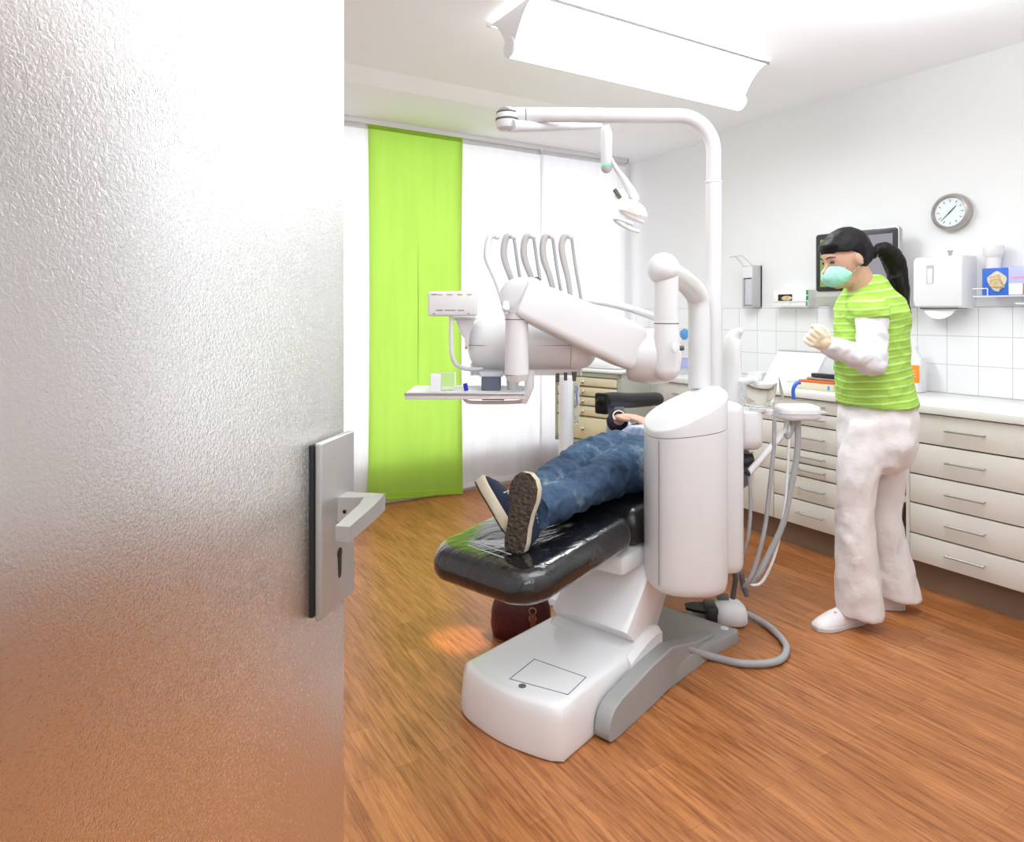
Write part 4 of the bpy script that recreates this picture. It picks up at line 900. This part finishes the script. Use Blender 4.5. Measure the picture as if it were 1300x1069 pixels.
hp_ = [FL(u,v,.016) for u, v in hpts]; hp_[0].z = .03; hp_[-2].z = .06; hp_[-3].z = .035; hp_[-1].z = .06
hp_[-1] = FL(852,826,.09); hp_[-2] = FL(866,822,.095); hp_[-3] = FL(884,828,.05)
tube(b, hp_, .0135, 14, smooth=7); part('pedal_hose', b, M['tube'], fc_)
bg = thing('handbag', 'dark burgundy handbag with brass fittings on the floor behind the leg rest', 'bag', FL(645,800))
c0 = S(.55,.60,0)
b = nb(); rg = []
for z, k in ((.0,.8),(.01,.93),(.05,1),(.11,.97),(.16,.85),(.19,.6),(.20,.3)):
    rg.append([c0+X1*(.125*k*math.cos(2*PI*j/36))+Y1*(.075*k*math.sin(2*PI*j/36))+UP*(z+.006*math.sin(5*2*PI*j/36)*k) for j in range(36)])
loft(b, rg); part('bag_body', b, M['bag'], bg, ang=60)
b = nb(); 
for t_ in (0,1):
    q = c0+X1*.045-Y1*.073+UP*(.13-.03*t_); tube(b, [q+X1*.014*math.cos(R(t))+UP*.014*math.sin(R(t)) for t in range(0,361,30)], .0025, 8)
part('buckle_ring', b, M['gold'], bg)
b = nb(); box(b, (.035,-.080,.02), (.058,-.070,.12), .003, X=X1, Y=Y1, Z=UP, O=c0); part('strap', b, mat('brown_leather',(.20,.05,.025),.5), bg)

# ================================================================ PEOPLE
def fingers(bm, palm, dirv, side, nrm, L, curl, r=.0085, spread=.2):
    for k in range(4):
        o = palm + side*((k-1.5)*.0195); d = (dirv+side*((k-1.5)*spread*.15)).normalized(); l = L*(.92,1,.96,.78)[k]
        p = [o]; a = curl*.6; q = o
        for s in (.42,.32,.26):
            dd_ = (d*math.cos(a)+nrm*math.sin(a)).normalized(); q = q+dd_*l*s; p.append(q); a += curl
        tube(bm, p, [r*1.08, r, r*.92, r*.78], 10, smooth=3, round_ends=True)
def shoe(parent, O, X, Y, Z, L=.27, kind='canvas'):
    """X heel->toe, Y sideways, Z up out of the instep"""
    def o_(x, y, z): return O+X*(x*L)+Y*y+Z*z
    st_ = [(.0,.022),(.04,.032),(.14,.036),(.32,.034),(.5,.037),(.68,.046),(.82,.045),(.93,.033),(.99,.014)]
    def outline(k=1, z=0):
        up = [(x, w*k) for x, w in st_]; pts = [o_(x, w, z) for x, w in up]+[o_(x, -w*.94, z) for x, w in up[::-1]]; return pts
    return o_, outline, st_
def sneaker(parent, O, X, Y, Z):
    o_, outline, st_ = shoe(parent, O, X, Y, Z, .252)
    b = nb(); loft(b, [outline(1.0,.004), outline(1.12,.010), outline(1.13,.036), outline(1.04,.040)]); root = part('shoe', b, M['rubber'], parent, ang=50)
    b = nb(); loft(b, [outline(.96,-.001), outline(1.08,.001), outline(1.08,.0045)]); part('outsole', b, M['soleb'], root, ang=50)
    b = nb()
    tube(b, [o_(.13,0,.05), o_(.3,0,.055), o_(.55,0,.045), o_(.75,0,.035), o_(.9,0,.03)], [.036,.038,.038,.036,.024], 16, round_ends=True)
    tube(b, [o_(.16,0,.06), o_(.22,0,.10)], [.040,.040], 16, round_ends=True); tube(b, [o_(.5,0,.045), o_(.28,0,.085)], [.034,.038], 16, round_ends=True)
    organic('upper', b, .006, 4, M['canvas'], root)
    b = nb()
    for k in range(6):
        x = .36+.055*k; z = .108-.0105*k; w = .024
        tube(b, [o_(x,-w-.008,z-.018), o_(x+.01,-w*.4,z+.003), o_(x+.01,w*.4,z+.003), o_(x,w+.008,z-.018)], .0032, 6, smooth=3)
    tube(b, [o_(.36,0,.115), o_(.33,-.04,.10), o_(.38,-.055,.06), o_(.36,-.03,.10)], .0028, 6, smooth=4); tube(b, [o_(.36,0,.115), o_(.42,-.04,.10), o_(.47,-.05,.05)], .0028, 6, smooth=4)
    part('laces', b, M['lace'], root)
    return root
# ---- patient
pa = thing('person', 'patient in blue jeans, pale blue shirt and canvas shoes lying on the black chair', 'person', S(1.0,.28,.6))
seatz = .62
b = nb()
# body: head, neck, torso, arms, hands (one continuous surface)
hdc = S(1.78,.28,.735)
tube(b, [S(1.04,.28,.705), S(1.25,.28,.735), S(1.45,.28,.745), S(1.56,.28,.74)], [.12,.125,.13,.09], 20, smooth=3, round_ends=True, flat=.7, ref=UP)
tube(b, [S(1.5,.28,.74), S(1.70,.28,.735)], [.058,.055], 16, round_ends=True)
tube(b, [S(1.50,.12,.735), S(1.50,.44,.735)], [.06,.06], 16, round_ends=True)
ell(b, hdc, (.112,.078,.095), ca_, cb_, UP); ell(b, hdc-ca_*.06+UP*.015, (.05,.05,.06), ca_, cb_, UP)
ell(b, hdc-ca_*.015+UP*.088, (.022,.012,.018), ca_, cb_, UP)
for s in (1,-1): ell(b, hdc+cb_*.078*s-ca_*0, (.028,.010,.018), ca_, cb_, UP)
for s, bb in ((1,.47),(-1,.09)):
    tube(b, [S(1.50,bb,.735), S(1.22,.28+.255*s,.70), S(1.03,.28+.145*s,.845)], [.048,.038,.027], 14, round_ends=True)
# far hand resting on belly, fingers laid over
def pat_hand(bm, w, d, side):
    n_ = -UP
    box(bm, (-.04,-.038,-.013), (.045,.038,.013), .012, X=d, Y=side, Z=UP, O=w+d*.04)
    fingers(bm, w+d*.082, d, side, n_, .078, .28)
    tube(bm, [w+d*.02-side*.034, w+d*.055-side*.06, w+d*.085-side*.062], [.012,.011,.009], 10, smooth=3, round_ends=True)
w1 = S(1.02,.42,.862); pat_hand(b, w1, (-cb_*.9+ca_*.05).normalized(), ca_)
w2 = S(1.03,.135,.862); pat_hand(b, w2, (cb_*.75+ca_*.5).normalized(), -ca_)
organic('body', b, .0055, 2, M['skin'], pa)
b = nb(); ell(b, hdc+ca_*.022-UP*.012, (.112,.090,.098), ca_, cb_, UP)
def cut_hair(b2):
    dl = [v for v in b2.verts if ((v.co-hdc).dot(ca_) < -.01 and (v.co-hdc).z > -.02) or (v.co-hdc).dot(ca_) < -.07]
    bmesh.ops.delete(b2, geom=dl, context='VERTS')
organic('hair', b, .007, 2, mat('brown_hair',(.05,.025,.012),.5), pa, amp=.004, fr=30)
b = nb()
tube(b, [S(.965,.28,.705), S(1.08,.28,.715), S(1.30,.28,.735), S(1.48,.28,.745), S(1.56,.28,.74)], [.160,.166,.155,.145,.09], 24, smooth=4, flat=.84, ref=UP)
tube(b, [S(1.48,.10,.74), S(1.48,.46,.74)], [.07,.07], 16, round_ends=True)
for s, bb in ((1,.48),(-1,.08)):
    tube(b, [S(1.48,bb,.735), S(1.22,.28+.262*s,.71), S(1.06,.28+.17*s,.83)], [.062,.060,.052], 14, round_ends=False)
organic('shirt', b, .009, 5, M['shirt'], pa, amp=.008, fr=14)
b = nb(); tube(b, [S(1.065,.455,.826), S(1.030,.428,.852)], [.050,.046], 20); organic('cuff', b, .006, 1, M['denim2'], pa, label='dark cuff')
wq = (S(1.0,.40,.88)-S(1.03,.426,.853)).normalized(); wx_, wy_ = frame_of(wq); b = nb(); tube(b, [S(1.018,.416,.864)+wx_*.027*math.cos(R(t))+wy_*.027*math.sin(R(t)) for t in range(0,361,20)], .0028, 8); part('wristband', b, M['steel'], pa)
b = nb()
tube(b, [S(.86,.20,.70), S(.88,.28,.705), S(.86,.36,.70)], [.105,.12,.105], 20, round_ends=True)
tube(b, [S(.85,.28,.70), S(.92,.28,.705)], [.145,.142], 20, flat=.8, ref=UP)
tube(b, [S(.88,.22,.71), S(.74,.215,.715), S(.54,.215,.698), S(.36,.225,.680), S(.155,.22,.668)], [.115,.100,.076,.066,.060], 24, smooth=5)
tube(b, [S(.88,.35,.71), S(.74,.37,.715), S(.54,.37,.702), S(.36,.345,.682), S(.17,.325,.662)], [.115,.100,.076,.064,.060], 24, smooth=5)
organic('jeans', b, .008, 4, M['denim'], pa, amp=.012, fr=15, stretch=(1.5,.6,1.0))
# near shoe: sole to the camera, toes up
Xs = D(.16,.10,.98).normalized(); Zs = D(.42,.90,-.10); Zs = (Zs-Xs*Zs.dot(Xs)).normalized(); Ys = Zs.cross(Xs)
sneaker(pa, W(.003,2.135,.572), Xs, Ys, Zs)
Xs = D(-.40,.72,.46).normalized(); Zs = D(.75,.15,.70); Zs = (Zs-Xs*Zs.dot(Xs)).normalized(); Ys = Zs.cross(Xs)
sneaker(pa, W(-.018,2.24,.592), Xs, Ys, Zs)

# ---- standing woman
wo = thing('person', 'woman in green striped top, white trousers and mint face mask walking past the worktop', 'person', W(1.5,2.92,0))
f = D(-.96,-.28).normalized(); s_ = D(.28,-.96).normalized()       # forward, and her left (towards the doorway)
b = nb()
hc = P(1074,329,2.92); hf = D(-1,-.10).normalized(); tl = (UP*.90+hf*.38).normalized(); fw = (hf*.90-UP*.38).normalized(); sH = D(.10,-1).normalized()
# head, neck, trunk, arms, hands, legs in one surface
ell(b, hc+tl*.012, (.092,.074,.104), fw, sH, tl)
ell(b, hc+fw*.038-tl*.062, (.048,.047,.055), fw, sH, tl)
ell(b, hc+fw*.072+tl*.035, (.018,.045,.03), fw, sH, tl)
tube(b, [hc+fw*.086+tl*.012, hc+fw*.112-tl*.018], [.008,.013], 12, round_ends=True)
ell(b, hc+fw*.07-tl*.085, (.028,.028,.022), fw, sH, tl)
for s in (1,-1):
    ell(b, hc+sH*.079*s-fw*.006-tl*.004, (.020,.011,.032), fw, sH, tl)
tube(b, [hc-fw*.02-tl*.05, P(1097,372,2.95)], [.055,.062], 16, round_ends=True)
tube(b, [P(1102,390,2.95), P(1106,440,2.95), P(1112,500,2.95), P(1114,545,2.95)], [.095,.095,.09,.085], 18, round_ends=True)
tube(b, [P(1104,392,2.82), P(1104,392,3.08)], [.05,.05], 14, round_ends=True)
sh1 = P(1106,394,2.79); el1 = P(1108,461,2.76); wr1 = P(1049,436,2.66)
tube(b, [sh1, el1, wr1], [.045,.038,.025], 14, round_ends=True)
sh2 = P(1098,394,3.10); el2 = P(1084,455,3.10); wr2 = P(1050,440,2.86)
tube(b, [sh2, el2, wr2], [.045,.038,.025], 14, round_ends=True)
kn1, an1 = P(1086,655,2.86), P(1092,772,2.86); kn2, an2 = P(1122,645,3.04), P(1138,745,3.05)
tube(b, [P(1108,545,2.90), kn1, an1], [.065,.05,.035], 16, round_ends=True); tube(b, [P(1118,545,3.02), kn2, an2], [.065,.05,.035], 16, round_ends=True)
organic('body', b, .0062, 3, M['skin'], wo)
for s in (1,-1):
    b = nb(); ell(b, hc+fw*.081+sH*.030*s+tl*.016, (.008,.014,.0065), fw, sH, tl); part('eye', b, M['eye'], wo)
    b = nb(); tube(b, [hc+fw*.092+sH*.012*s+tl*.035, hc+fw*.088+sH*.034*s+tl*.041, hc+fw*.072+sH*.054*s+tl*.034], [.0018,.0028,.0012], 8, smooth=3); part('eyebrow', b, M['hair'], wo)
# gloves with five fingers each
for w, e, sgn in ((wr1, el1, 1), (wr2, el2, -1)):
    b = nb(); d = (w-e).normalized(); side = (UP*.8+s_*.5*sgn); side = (side-d*side.dot(d)).normalized(); nrm = d.cross(side)*(1 if sgn>0 else -1)
    if nrm.dot(s_)*sgn > 0: nrm = -nrm
    tube(b, [w-d*.01, w+d*.02], [.029,.03], 12, round_ends=True)
    box(b, (.0,-.035,-.014), (.062,.035,.014), .012, X=d, Y=side, Z=nrm, O=w)
    fingers(b, w+d*.056, d, side, nrm, .066, 1.35, r=.009)
    tube(b, [w+d*.02+side*.03, w+d*.05+side*.045+nrm*.02, w+d*.075+side*.03+nrm*.038], [.013,.011,.009], 10, smooth=3, round_ends=True)
    organic('glove', b, .0038, 1, M['glove'], wo)
# mask
b = nb(); mk = hc+fw*.060-tl*.045
ell(b, mk+fw*.006, (.064,.062,.052), fw, sH, tl)
for s in (1,-1):
    tube(b, [mk+sH*.055*s+tl*.02, hc+sH*.080*s-fw*.012+tl*.012], .003, 6); tube(b, [mk+sH*.055*s-tl*.02, hc+sH*.078*s-fw*.02-tl*.028], .003, 6)
organic('face_mask', b, .0045, 2, M['mask'], wo, amp=.003, fr=40)
# hair
b = nb()
ell(b, hc-fw*.016+tl*.030, (.106,.090,.105), fw, sH, tl); ell(b, hc-fw*.060+tl*.005, (.060,.074,.066), fw, sH, tl)
ell(b, hc+fw*.045+tl*.080, (.045,.062,.030), fw, sH, tl)
def hc_cut(b2):
    for v in b2.verts:
        d = v.co-hc; a_ = d.dot(fw); u_ = d.dot(tl)
        lim = .055+.0*u_
        lim = -.002+.10*max(0,u_); lo_ = .030+.30*max(0,a_)
        if u_ < lo_ and a_ > lim:
            v.co -= fw*(a_-lim) ; v.co -= (v.co-hc).dot(sH)*sH*.25
organic('hair', b, .005, 2, M['hair'], wo, amp=.003, fr=26, post=hc_cut)
tie = P(1110,322,2.93)
b = nb(); lathe(b, [(.020,-.006),(.025,0),(.020,.006)], tie, UP, sH, -f, 18); part('hair_tie', b, M['dispg'], wo)
b = nb(); tube(b, [tie, P(1118,317,2.93), P(1130,323,2.94), P(1138,343,2.95), P(1143,368,2.96), P(1147,392,2.97), P(1152,405,2.98)], [.024,.036,.046,.046,.040,.026,.008], 16, smooth=5, round_ends=True, flat=.85)
tube(b, [P(1138,350,2.92), P(1150,385,2.94), P(1158,400,2.96)], [.02,.014,.003], 10, smooth=4)
organic('ponytail', b, .0055, 2, M['hair'], wo, amp=.006, fr=34, stretch=(1.6,1.6,.35))
# long sleeves
for a_, e_, w_ in ((sh1, el1, wr1), (sh2, el2, wr2)):
    b = nb(); d = (w_-e_).normalized()
    tube(b, [a_, a_+(e_-a_)*.5, e_-UP*.0], [.060,.060,.056], 18, round_ends=True); tube(b, [e_, e_+(w_-e_)*.35, e_+(w_-e_)*.96], [.056,.050,.034], 18, round_ends=True)
    organic('sleeve', b, .0065, 4, M['cottonw'], wo, amp=.006, fr=22)
# tunic
def oval(bm, secs, Yc, n=28, lat=None, yofs=None):
    rings = []
    for i, (v, uL, uR, lat_) in enumerate(secs):
        yy_ = Yc if yofs is None else Yc+yofs[i]
        c = P((uL+uR)/2, v, yy_); ra = (uR-uL)/2/FPX*yy_; ra = math.sqrt(max(1e-6, (ra*ra-(lat_*.28)**2)))/.96
        rings.append([c+f*(ra*math.cos(2*PI*j/n))+s_*(lat_*math.sin(2*PI*j/n)) for j in range(n)])
    loft(bm, rings)
b = nb()
oval(b, [(349,1094,1118,.050),(356,1084,1124,.070),(366,1077,1129,.105),(378,1072,1137,.155),(395,1067,1144,.170),(415,1065,1147,.160),(440,1064,1149,.150),(465,1063,1151,.150),(490,1065,1154,.158),(514,1068,1158,.168)], 2.95)
for a_, e_ in ((sh1, el1), (sh2, el2)):
    tube(b, [a_-s_*(.03 if a_ is sh1 else -.03)+UP*.005, a_+(e_-a_)*.05, a_+(e_-a_)*.16], [.068,.072,.074], 20, round_ends=False)
    tube(b, [a_-s_*(.05 if a_ is sh1 else -.05)+UP*.0, a_+UP*.0], [.070,.070], 16, round_ends=True)
organic('tunic', b, .0085, 5, M['tunic'], wo, amp=.008, fr=11, stretch=(1,1,1.3))
# trousers
b = nb()
oval(b, [(504,1076,1152,.150),(530,1070,1158,.165),(560,1067,1158,.170),(583,1066,1156,.145),(595,1074,1148,.110)], 2.95)
f_l = [(535,1078,1122,.055),(575,1066,1122,.080),(610,1063,1114,.082),(650,1061,1104,.078),(700,1061,1110,.085),(745,1062,1116,.095),(779,1065,1118,.100)]
oval(b, f_l, 2.87)
r_l = [(535,1108,1146,.055),(575,1104,1155,.080),(610,1100,1148,.080),(650,1100,1141,.075),(700,1108,1150,.083),(735,1112,1160,.092),(757,1116,1167,.097)]
oval(b, r_l, 3.03)
organic('trousers', b, .009, 9, M['trouser'], wo, amp=.011, fr=7, stretch=(1.6,1.6,1.0))
# clogs
def clog(O, X, Y, L=.255):
    b = nb(); tp = [(.0,.030,.055),(.10,.038,.062),(.28,.038,.070),(.45,.040,.078),(.62,.046,.066),(.78,.046,.048),(.90,.037,.036),(.985,.018,.022)]
    rg = []
    for x, w, h in tp:
        o = O+X*(x*L); rg.append([o+Y*(w*math.cos(R(a)))*(1 if True else 1)+UP*(.012+ (h-.012)*max(0,math.sin(R(a)))) if a <= 180 else o+Y*(w*math.cos(R(a)))+UP*(.012+.006*math.sin(R(a))) for a in range(0,360,20)])
    loft(b, rg); root = part('clog', b, M['clog'], wo, ang=60)
    b = nb(); loft(b, [[O+X*(x*L)+Y*(w*1.05*k)+UP*z for x, w, h in tp for k in (1,)]+[O+X*(x*L)-Y*(w*1.05)+UP*z for x, w, h in tp[::-1]] for z in (.002,.016)]); part('sole', b, mat('clog_sole',(.66,.60,.60),.6), root, ang=40)
    b = nb()
    for x in (.60,.66,.72): ell(b, O+X*(x*L)+Y*.012*(1)+UP*(.066-.25*(x-.60)), (.006,.006,.004), n=10)
    part('vent_holes', b, M['pink'], root)
clog(W(1.50,2.915,0), D(-.94,-.34).normalized(), D(.34,-.94).normalized())
clog(W(1.755,3.045,0), D(-.96,.10).normalized(), D(-.10,-.96).normalized())

# ================================================================ LIGHT, CAMERA
def area(name, loc, rot, sx, sz_, e, col=(1,1,1)):
    l = bpy.data.lights.new(name, 'AREA'); l.shape = 'RECTANGLE'; l.size = sx; l.size_y = sz_; l.energy = e; l.color = col
    o = bpy.data.objects.new(name, l); C.objects.link(o); o.location = loc; o.rotation_euler = rot; return o
area('window_daylight', ((wx0+wx1)/2, YF+.11, (wz0+wz1)/2), (R(-90),0,0), wx1-wx0, wz1-wz0, 42, (.93,.965,1))
area('ceiling_lamp_light', ((lx0+lx1)/2, ly, 2.44), (0,0,0), 1.45, .34, 24, (.90,.955,1))
area('added_near_fill', (1.9, .95, 2.56), (0,0,0), 1.5, .5, 7, (.90,.955,1))  # unseen fill added over the near half of the room, no fixture here
area('added_ceiling_bounce', (1.45, .9, 2.28), (PI,0,0), 3.0, 1.4, 60, (.90,.955,1))  # added upward fill that brightens the ceiling for soft bounce, no lamp behind it
area('doorway_fill', (.2, -1.0, 2.3), (R(55),0,R(-20)), 1.6, 1.0, 20, (.92,.96,1))  # fill added behind the camera to lift the chair and unit, no corridor lamp
sp = bpy.data.lights.new('operating_lamp_beam', 'SPOT'); sp.energy = 260; sp.spot_size = R(9); sp.spot_blend = .8; sp.color = (1,.72,.5); sp.shadow_soft_size = .03
so_ = bpy.data.objects.new('operating_lamp_beam', sp); C.objects.link(so_); so_.location = P(797,282,2.78); tgt = FL(583,812)
so_.rotation_euler = (tgt-so_.location).to_track_quat('-Z','Y').to_euler()
w = bpy.data.worlds.new('world'); sc.world = w; w.use_nodes = True
w.node_tree.nodes['Background'].inputs[0].default_value = (.95,.97,1,1); w.node_tree.nodes['Background'].inputs[1].default_value = .9

cam = bpy.data.cameras.new('camera'); co = bpy.data.objects.new('camera', cam); C.objects.link(co); sc.camera = co
cam.sensor_width = 36; cam.lens = 36*FPX/1300; cam.shift_y = -(534.5-VH)/1300; cam.clip_start = .02
co.location = (0,0,CH); co.rotation_euler = (R(90),0,-YAW)
sc.view_settings.view_transform = 'Standard'; sc.view_settings.look = 'None'; sc.view_settings.gamma = 1; sc.view_settings.use_curve_mapping = False
sc.view_settings.exposure = 0.0
sc.cycles.use_denoising = True; sc.cycles.max_bounces = 12; sc.cycles.diffuse_bounces = 6; sc.cycles.transmission_bounces = 8; sc.cycles.sample_clamp_indirect = 6
